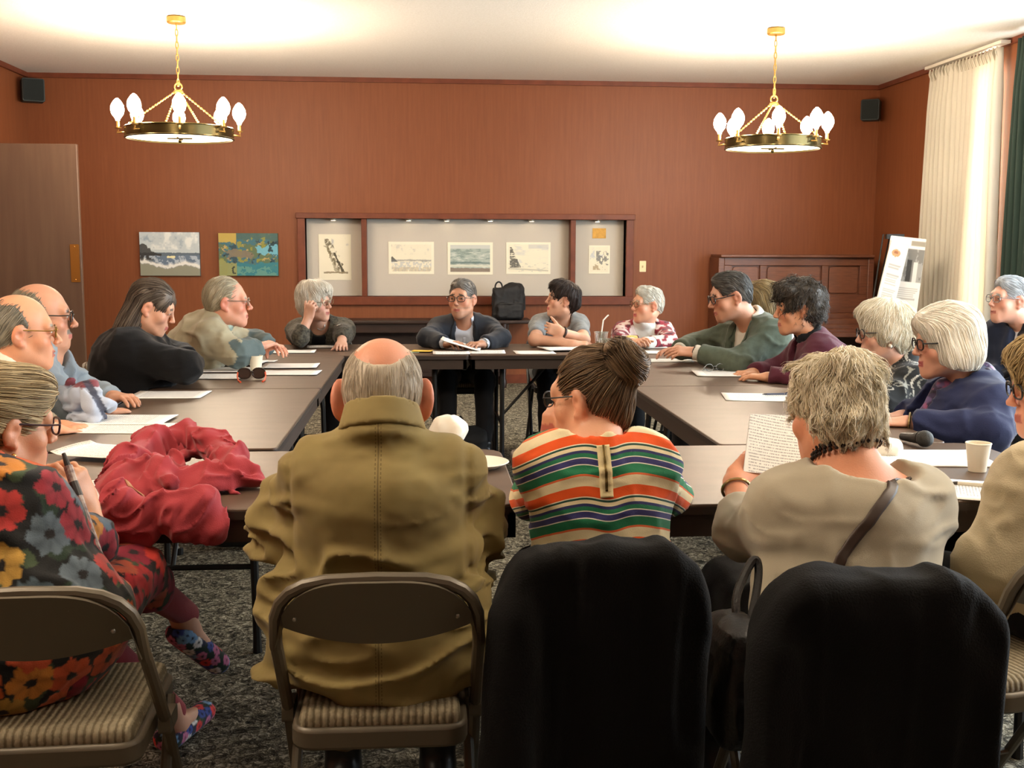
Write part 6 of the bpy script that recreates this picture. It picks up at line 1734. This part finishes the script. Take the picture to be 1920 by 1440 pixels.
for i in range(3): er.sphere(c - np.array([0, 0, .012*i]), .0055, 10, 6)
er.build('earring', pbsdf('gold_bright', 'd8b060', .2, 1.0), o)
chair(at(262, 1150, 1.98)[0]-.205, 2.215, -2, 'taupe folding chair of the woman in the floral blouse', 't', 1.0)

# --- right end: woman in cream jacket, partly out of frame
h = Head(at(1976, 728, 2.72), -80, 6, 0, 1.0)
k = Sk((at(2000, 1200, 2.45)[0], 2.45, .57), -20, at(2020, 872, 2.54), h, .145, at(1848, 1062, 2.44), at(2150, 1050, 2.5), at(1850, 1085, 2.66), at(2060, 960, 2.85), .045)
o = person('person in a cream jacket at the right edge, only shoulder, arm and spectacled face showing', h, k, 'd89c82', hairspec('fluffy', '8a7350', 'd0b886', 2200), brow='9a866a', gl=dict(col='1c1a1c', rim=.002), hands={-1: dict(fdir=(.3, 1, -.2), back=(-.5, 0, 1)), 1: dict(fdir=(-.5, 1, 0), back=(0, 0, 1))})
F, _ = garment('jacket', k, fabric('cream_jacket_cloth', 'c0b294', .85, bump=(300, .2)), o, .026, dict(cw=.175, cd=.13), neck=.07, neckf=.03, r=(.080, .074, .068, .056), to=.9, seed=19, fold=.007, res=.0075)
chair(at(1960, 1100, 2.2)[0], 2.36, -14, 'taupe folding chair of the woman in the cream jacket')

# --- right side: man in green blazer
h = Head(at(1368, 555, 5.9), 267, 14, 0, 1.04)
k = Sk((1.84, 5.92, .55), 248, at(1412, 612, 5.92), h, .155, at(1378, 684, 5.64), at(1300, 650, 6.18), at(1302, 660, 5.74), at(1272, 656, 6.02))
o = person('person in a green blazer with dark hair and black-rimmed glasses, leaning in with clasped hands', h, k, SKIN_M, hairspec('short', '241f1b', '5a5650', 1400, bump=(.006, 28)), brow='2a221c', gl=dict(col='141314', rim=.0022), neck_r=.060, hk=dict(nose=1.12, jaw=1.05), hands={-1: dict(fdir=(-1, .1, .05), back=(0, -.5, 1), curl=.3), 1: dict(fdir=(-1, -.35, 0), back=(0, .3, 1), curl=.35)})
F, _ = garment('shirt', k, fabric('cream_shirt_cloth', 'd6d0c2', .7), o, .006, ringp=(.045, .064, .010, 2.6), neck=.060, neckf=.02, to=1.0, r=(.05, .045, .044, .041))
BLZ = fabric('green_blazer_cloth', '4c5447', .85, noise=(30, '576052'))
F, _ = garment('blazer', k, BLZ, o, .030, dict(cw=.185, cd=.13, ww=.17, wd=.135), vee=(.088, .045, .3), neck=.072, neckf=.03, r=(.074, .068, .064, .052), to=.86, seed=23, fold=.009)
for q in (1, -1): strip(F, [k.N + k.r*q*.062 + k.f*.05 + k.up*.03, k.pt(.85, q*.078, .2), k.pt(.55, q*.05, .2)], .045, .005, 'lapel', BLZ, o, k.hip, taper=[.6, 1, .3])
wt = MB(); u = unit(k.W[-1]-k.E[-1]); c = k.E[-1] + (k.W[-1]-k.E[-1])*1.0; a = unit(np.cross(u, [0, 0, 1])); b = np.cross(u, a)
wt.tube([c + (a*math.cos(t)+b*math.sin(t))*.031 - k.hip for t in np.linspace(0, 2*math.pi, 21)[:-1]], .007, 6, closed=True); wt.build('wristwatch', pbsdf('watch_strap', '33251e', .5), o)
chair(2.02, 5.92, 272, 'taupe folding chair of the man in the green blazer')

# --- right side corner: woman with brown bob, mostly hidden
h = Head(at(1429, 568, 6.45), 290, 6, 0, .98)
k = Sk((2.10, 6.46, .55), 280, at(1440, 618, 6.46), h, .135, at(1400, 660, 6.25), at(1390, 655, 6.7), at(1360, 660, 6.3), at(1350, 655, 6.5))
o = person('person with a light brown bob, hidden behind the green blazer', h, k, SKIN_P, hairspec('bob', '5a4a32', 'a08a60', 1000), ey=False)
garment('blouse', k, fabric('white_blouse', 'cfcabd'), o, .02, ringp=(.045, .06, .01, 2.2), neck=.058, seed=25)
chair(2.24, 6.46, 280, 'taupe folding chair of the woman with the brown bob')

# --- right side: woman with dark curls, maroon jacket
h = Head(at(1494, 578, 5.35), 272, 6, 0, 1.0)
k = Sk((2.00, 5.35, .55), 272, at(1524, 646, 5.36), h, .145, at(1490, 712, 5.12), at(1450, 700, 5.6), at(1440, 708, 5.18), at(1410, 700, 5.5))
o = person('person with dark curly hair, maroon jacket over a black collar', h, k, 'd29a78', hairspec('curly', '1f1a16', '4e4438', 1600), brow='2a221c', neck_r=.052)
F, _ = garment('black_top', k, fabric('black_top_cloth', '14161b'), o, .010, ringp=(.05, .060, .014, 2.4), neck=.054, r=(.045, .04, .04, .04), to=.2)
F, _ = garment('jacket', k, fabric('maroon_jacket_cloth', '4f1f2e', .8), o, .028, dict(cw=.165, cd=.125), vee=(.060, .04, .3), neck=.070, neckf=.03, r=(.072, .066, .062, .052), to=.9, seed=27, fold=.007)
chair(2.16, 5.35, 272, 'taupe folding chair of the woman in maroon')

# --- right side: woman with white waved hair, black and white print
h = Head(at(1656, 624, 4.75), 276, 4, 0, 1.02)
k = Sk((2.12, 4.76, .55), 274, at(1690, 696, 4.76), h, .145, at(1652, 756, 4.52), at(1620, 745, 5.0), at(1596, 756, 4.58), at(1570, 742, 4.9))
o = person('person with waved white hair, black-and-white swirl blouse, dark glasses', h, k, SKIN_P, hairspec('fluffy', 'cdc2a4', 'fffbee', 1800), brow='a89c88', gl=dict(col='201c1c', rim=.002), lips='a85a5a')
def swirl(V):
    C = np.tile(lin('16181a'), (len(V), 1)); w = vnoise(V, 9, 61); n = vnoise(V*np.array([1, 1, .55]) + .12*w[:, None], 15, 62)
    C = mixc(C, (np.abs(n) < .085).astype(float), 'b9b6ac'); C = mixc(C, (np.abs(vnoise(V + .1*w[:, None], 24, 64)-.3) < .06).astype(float), '8a8a82')
    L = rest_of(k)(V); return mixc(C, ((L[:, 1] < -.075)*(np.abs(L[:, 0]) < .14)).astype(float), '2f4650')
F, _ = garment('print_blouse', k, fabric('swirl_print', 'ffffff', attr='Col'), o, .026, dict(cw=.165, cd=.13, ww=.16, wd=.14), neck=.062, neckf=.02, ringp=(.045, .066, .012, 2.0), r=(.074, .068, .064, .054), to=.9, seed=29, fold=.006, col=swirl, res=.006)
er = MB(); er.sphere(h.T(-.083, -.004, -.050) - k.hip, .009, 10, 6); er.build('earring', pbsdf('pearl', 'e8e2d6', .2), o)
chair(2.30, 4.76, 272, 'taupe folding chair of the woman in the swirl print')

# --- right side: woman with white bob, navy blazer
h = Head(at(1772, 642, 4.0), 276, 6, 0, 1.03)
k = Sk((1.94, 4.02, .55), 272, at(1824, 730, 4.02), h, .160, at(1856, 812, 3.72), at(1770, 770, 4.32), at(1700, 793, 3.84), at(1690, 782, 4.12))
o = person('person with a smooth white bob, navy blazer and purple patterned scarf', h, k, 'd8a48c', hairspec('bob', 'd6cebc', 'fffdf4', 2400, add=[((0, -.020, .042), (.100, .118, .108)), ((0, -.055, -.03), (.100, .082, .090)), ((-.070, -.012, -.050), (.042, .060, .072)), ((.070, -.012, -.050), (.042, .060, .072)), ((0, .058, .075), (.076, .050, .042))]), brow='a89c88', gl=dict(col='141314', rim=.0022), lips='a85a5a', hands={-1: dict(fdir=(-1, .2, .0), back=(0, -.2, 1), curl=.45, sc=.9), 1: dict(fdir=(-1, -.2, 0), back=(0, 0, 1), curl=.4, sc=.9)})
def scarfc(V):
    n = vnoise(V, 34, 71); n2 = vnoise(V, 70, 72); C = np.tile(lin('3a2f4e'), (len(V), 1)); C = mixc(C, (n > .2).astype(float), '6a5a86'); C = mixc(C, (n2 > .35).astype(float), '9a5a80'); return mixc(C, (n < -.4).astype(float), '1d1a2c')
scarf = fabric('purple_print_silk', 'ffffff', .6, attr='Col')
garment('scarf_blouse', k, scarf, o, .014, dict(cw=.155, cd=.125), ringp=(.035, .066, .018, 2.2), neck=.056, r=(.05, .045, .04, .04), to=.2, col=scarfc, res=.008,
        extra=lambda F: (F.ell(k.N + k.f*.10 + k.up*.0, (.045, .035, .04), None, .02), F.cap(k.N + k.f*.11, k.pt(.4) + k.f*.15, .035, .03, .02)))
NB = fabric('navy_blazer_cloth', '1d2547', .85)
F, _ = garment('blazer', k, NB, o, .036, dict(cw=.18, cd=.135, ww=.175, wd=.15, hw=.2, hd=.16), vee=(.066, .05, .25), neck=.072, neckf=.03, r=(.082, .078, .072, .058), to=.92, seed=33, fold=.007, res=.0085)
br = MB(); u = unit(k.W[-1]-k.E[-1]); c = k.E[-1] + (k.W[-1]-k.E[-1])*.97; a = unit(np.cross(u, [0, 0, 1])); b = np.cross(u, a)
br.tube([c + (a*math.cos(t)+b*math.sin(t))*.036 - k.hip for t in np.linspace(0, 2*math.pi, 21)[:-1]], .005, 6, closed=True); br.build('bracelet', pbsdf('bangle_metal', 'a08a60', .25, .9), o)
chair(1.86, 4.0, 266, 'taupe folding chair of the woman in the navy blazer')

# --- far right: man in navy suit by the window
h = Head(at(1892, 562, 6.0), 262, -2, 0, 1.04)
k = Sk((at(1935, 800, 6.0)[0], 6.02, .55), 228, at(1926, 612, 6.02), h, .165, at(1975, 690, 5.78), at(1872, 690, 6.12), at(1915, 735, 5.62), at(1850, 720, 5.9))
o = person('person with silver hair, navy suit, dark tie and name badge, by the right window', h, k, 'd8a088', hairspec('short', '8a8c90', 'c4c8cc', 1200), brow='8a8680', gl=dict(col='8a8a8a', metal=True), neck_r=.062)
F, _ = garment('shirt', k, fabric('white_shirt', 'd8d8dc', .7), o, .006, ringp=(.045, .066, .011, 2.6), neck=.062, neckf=.02, to=1.0, r=(.05, .045, .044, .041))
strip(F, [k.N + k.f*.09 + k.up*.035, k.pt(.82, 0, .2), k.pt(.45, 0, .25)], .075, .008, 'tie', fabric('dark_tie_silk', '16171e', .5), o, k.hip, taper=[.6, .55, .8, 1])
F, _ = garment('jacket', k, fabric('navy_suit_cloth', '1a2236', .8), o, .028, dict(cw=.185, cd=.13), vee=(.074, .03, .3), neck=.068, neckf=.03, r=(.074, .068, .062, .052), to=.88, seed=35)
c0 = at(1874, 648, 5.8)
strip(F, [k.pt(.62, -.075, .2), k.pt(.62, -.135, .2)], .055, .004, 'name_badge', pbsdf('tag_white', 'e8e6e2', .5), o, k.hip, sub=4, cols=3)
chair(k.hip[0]+.16, 6.06, 252, 'black folding chair of the silver-haired man by the right window', 'k')
# ------------------------------------------------------------------ red jacket heaped on the near left table
SEAT[0] = None
def red_jacket():
    p = lambda x, y, z: on(x, y, z)
    F = Field(); e = at(300, 952, 2.69)
    # hood standing as an arch
    arc = [on(222, 905, .775), on(240, 862, .80), on(285, 828, .815), on(345, 816, .82), on(398, 832, .81), on(432, 865, .79), on(446, 895, .77)]
    F.chain(arc, [.035, .036, .034, .032, .036, .042, .036], .03)
    F.chain([on(262, 868, .78), on(310, 842, .79), on(368, 836, .79), on(392, 862, .775)], [.020, .022, .022, .02], .02)
    F.chain([on(300, 880, .775), on(345, 852, .785), on(388, 846, .78)], [.02, .018, .016], .02)
    # body of the cloth on the table
    F.ell(on(330, 910, .75), (.19, .13, .038), rotm('Z', 6), .04)
    F.ell(on(392, 900, .765), (.085, .10, .05), None, .03); F.ell(on(262, 905, .76), (.06, .11, .045), None, .03)
    F.chain([on(268, 880, .785), on(300, 885, .795), on(318, 906, .785)], [.028, .034, .026], .02)
    # sleeve lying out to the right
    F.chain([on(420, 885, .765), on(455, 893, .762), on(478, 903, .76)], [.035, .026, .022], .02)
    # flaps hanging over the table edge
    a = at(240, 950, 2.685); 
    F.cap(at(225, 930, 2.72), at(218, 985, 2.675), .030, .026, .03); F.cap(at(250, 940, 2.71), at(262, 1008, 2.67), .026, .018, .03); F.cap(at(235, 950, 2.69), at(290, 1005, 2.668), .028, .018, .03)
    F.cap(at(340, 940, 2.71), at(345, 985, 2.672), .034, .026, .03); F.cap(at(385, 935, 2.71), at(392, 992, 2.668), .034, .020, .03); F.cap(at(310, 945, 2.70), at(322, 975, 2.672), .030, .022, .03); F.cap(at(360, 950, 2.69), at(405, 985, 2.668), .028, .018, .03)
    F.box(at(246, 975, 2.676), (.060, .022, .062), .02, rotm('Y', 12), .03); F.box(at(358, 968, 2.674), (.062, .022, .050), .02, rotm('Y', -6), .03); F.box(at(300, 955, 2.69), (.10, .03, .03), .02, None, .03)
    def fold(P, D):
        out = np.zeros(D.shape); m = np.abs(D) < .06
        if m.any():
            Q = P[m]; w = vnoise(Q, 7, 3)
            n = vnoise(Q*np.array([1, 1, .6]) + .10*w[:, None], 10, 5); n2 = vnoise(Q + .06*w[:, None], 20, 6); n3 = vnoise(Q, 42, 7)
            cr = lambda v, s: .45 - 1.25*np.exp(-(v/s)**2)
            out[m] = .013*cr(n, .20) + .008*cr(n2, .2) + .002*n3
        return out
    F.disp(fold)
    V, Q = F.mesh(.0055, .03)
    c = on(330, 905, TT)
    m = pbsdf('coral_red_velvet', '98383f', .9, bump=(420, .2), sheen=.2, spec=.2)
    o = np_mesh('jacket', V, Q, m, origin=c); o.location = tuple(c); tag(o, 'coral red jacket heaped on the near left table, hanging over its edge', 'jacket')
    strip(F, [at(202, 915, 2.75), at(232, 922, 2.73), at(262, 940, 2.71)], .050, .003, 'tan_patch', pbsdf('tan_leather_patch', '9a6a4a', .6), o, c, sub=5)
red_jacket()

def smooth_path(*pts):
    P = np.array(pts)
    for _ in range(3):
        Q = [P[0]]
        for i in range(len(P)-1): Q += [.75*P[i]+.25*P[i+1], .25*P[i]+.75*P[i+1]]
        P = np.array(Q + [P[-1]])
    return P
# patterned cane held by the floral woman
a, b = at(119, 850, 2.42), at(205, 1100, 2.32); d = unit(b-a); L = (a[2]-.62)/-d[2]
b = a + d*L
cn = empty('walking_cane', tuple(b)); tag(cn, 'slim floral-patterned cane leaning beside the floral woman\'s raised hand', 'cane')
mb = MB().tube([a + d*.03 - b, b - b], .0095, 10); mb.build('shaft', pbsdf('patterned_shaft', 'b9a79c', .4, noise=(70, '5a4048')), cn)
MB().tube([a - b, a + d*.05 - b, a + d*.10 - b], [.004, .009, .0105], 10).build('dark_tip', pbsdf('cane_tip', '2a2424', .4), cn)

# pale blue jacket bundle beside the moustached man
F = Field(); c = at(165, 760, 4.12); c0 = np.array([c[0], c[1], .74])
F.ell(at(150, 752, 4.15), (.075, .09, .085), None, .04); F.ell(at(178, 760, 4.1), (.06, .08, .075), None, .04); F.cap(at(140, 725, 4.2), at(168, 728, 4.15), .03, .035, .04); F.cap(at(190, 745, 4.1), at(204, 780, 4.05), .03, .022, .03)
F.disp(lambda P, D: .026*(1-2*np.abs(vnoise(P + .1*vnoise(P, 8, 2)[..., None], 13, 4))) + .012*(1-2*np.abs(vnoise(P, 27, 6)))); F.plane((0, 0, .742), (0, 0, -1), .01) if False else None
V, Q = F.mesh(.007, .03)
n = vnoise(V, 13, 15); C = np.tile(lin('b3bdcf'), (len(V), 1)); C = mixc(C, (V[:, 2] > at(150, 722, 4.15)[2]).astype(float), '7c2c38'); C = mixc(C, (np.abs((V-c) @ unit([1, .4, .5]) - .035) < .012).astype(float), '3a3f52')
o = np_mesh('folded_jacket', V, Q, fabric('folded_jacket_cloth', 'ffffff', attr='Col'), None, C, origin=c); o.location = tuple(c); tag(o, 'pale blue jacket with navy and red trim bundled at the left table edge', 'jacket')

# black handbag hanging at the left of the beige-sweater woman's chair
F = Field(); c = at(1378, 1275, 2.14); F.box(c, (.050, .085, .125), .04, rotm('Y', 6)); F.ell(c + [-.004, 0, .09], (.045, .075, .05), None, .03); F.ell(c + [-.02, -.05, -.02], (.04, .05, .09), None, .03)
F.disp(folds(.007, 11, (1, 1, 1), 51)); V, Q = F.mesh(.007)
o = np_mesh('handbag', V, Q, pbsdf('black_leather_bag', '121010', .45, bump=(160, .2)), origin=c); o.location = tuple(c); tag(o, 'black handbag hanging between the two black coats', 'bag')
MB().tube([np.array(q) - c for q in smooth_path(at(1392, 1200, 2.13), at(1375, 1130, 2.16), at(1396, 1075, 2.2), at(1418, 1040, 2.22), at(1425, 1080, 2.2), at(1402, 1190, 2.13))], .009, 8).build('handle', pbsdf('black_leather_bag', '121010'), o)
MB().tube([np.array(q) - c for q in (at(1383, 1232, 2.08), at(1396, 1262, 2.085))], .006, 8).build('buckle', pbsdf('silver', 'b0b0b0', .3, .9), o)
# dark bag on the carpet under the far tables
F = Field(); c = on(852, 800, 0.0); c[1] = min(c[1], 7.1); F.box((c[0], c[1], .10), (.16, .09, .10), .05); F.ell((c[0]+.05, c[1], .17), (.12, .07, .07), None, .04); F.disp(folds(.01, 9, (1, 1, 1), 53)); F.plane((0, 0, .003), (0, 0, -1), .004)
V, Q = F.mesh(.012); c[2] = 0; o = np_mesh('floor_bag', V, Q, M_black, origin=c); o.location = tuple(c); tag(o, 'slumped black bag on the carpet under the far tables', 'bag')
MB().tube([np.array([-.08, -.02, .17]), np.array([-.10, -.03, .27]), np.array([0, -.03, .30]), np.array([.05, -.02, .22])], .010, 8).build('handle', M_black, o)

SEAT[0] = None
chair(at(1745, 650, 5.75)[0], 5.72, 262, 'empty dark folding chair seen between the two white-haired women', 'k')
for q in ('t', 'k'):
    if not CH_used[q]:
        for o in list(CH[q].children_recursive) + [CH[q]]: bpy.data.objects.remove(o, do_unlink=True)
# ------------------------------------------------------------------ light and camera
def area(name, loc, rot, size, energy, col):
    l = bpy.data.lights.new(name, 'AREA'); l.shape = 'RECTANGLE'; l.size, l.size_y = size; l.energy = energy; l.color = col
    o = bpy.data.objects.new(name, l); COL.objects.link(o); o.location = loc; o.rotation_euler = rot
    return o
area('daylight_through_window', (XR+.30, (W2[0]+W2[1])/2, 1.55), (0, math.radians(90), 0), (2.5, W2[1]-W2[0]), 900, (.82, .93, 1.0))
area('daylight_behind_curtain', (XR+.30, (W1[0]+W1[1])/2, 1.55), (0, math.radians(90), 0), (2.5, W1[1]-W1[0]), 600, (1.0, .97, .9))
cd = bpy.data.cameras.new('camera'); cam = bpy.data.objects.new('camera', cd); COL.objects.link(cam)
cd.sensor_fit = 'HORIZONTAL'; cd.sensor_width = 36.0; cd.lens = 36.0*FPX/1920.0; cd.clip_start = .05; cd.clip_end = 200
M = Matrix(((CR[0], CU[0], -CF[0], CAM_POS[0]), (CR[1], CU[1], -CF[1], CAM_POS[1]), (CR[2], CU[2], -CF[2], CAM_POS[2]), (0, 0, 0, 1)))
cam.matrix_world = M
SC.camera = cam
SC.view_settings.view_transform = 'Standard'; SC.view_settings.look = 'None'; SC.view_settings.gamma = 1.0
SC.view_settings.use_curve_mapping = False
SC.view_settings.exposure = -0.35
SC.cycles.max_bounces = 6; SC.cycles.diffuse_bounces = 4; SC.cycles.glossy_bounces = 3; SC.cycles.transmission_bounces = 4; SC.cycles.transparent_max_bounces = 8
SC.cycles.caustics_reflective = False; SC.cycles.caustics_refractive = False; SC.cycles.sample_clamp_indirect = 6
SC.cycles.use_denoising = True
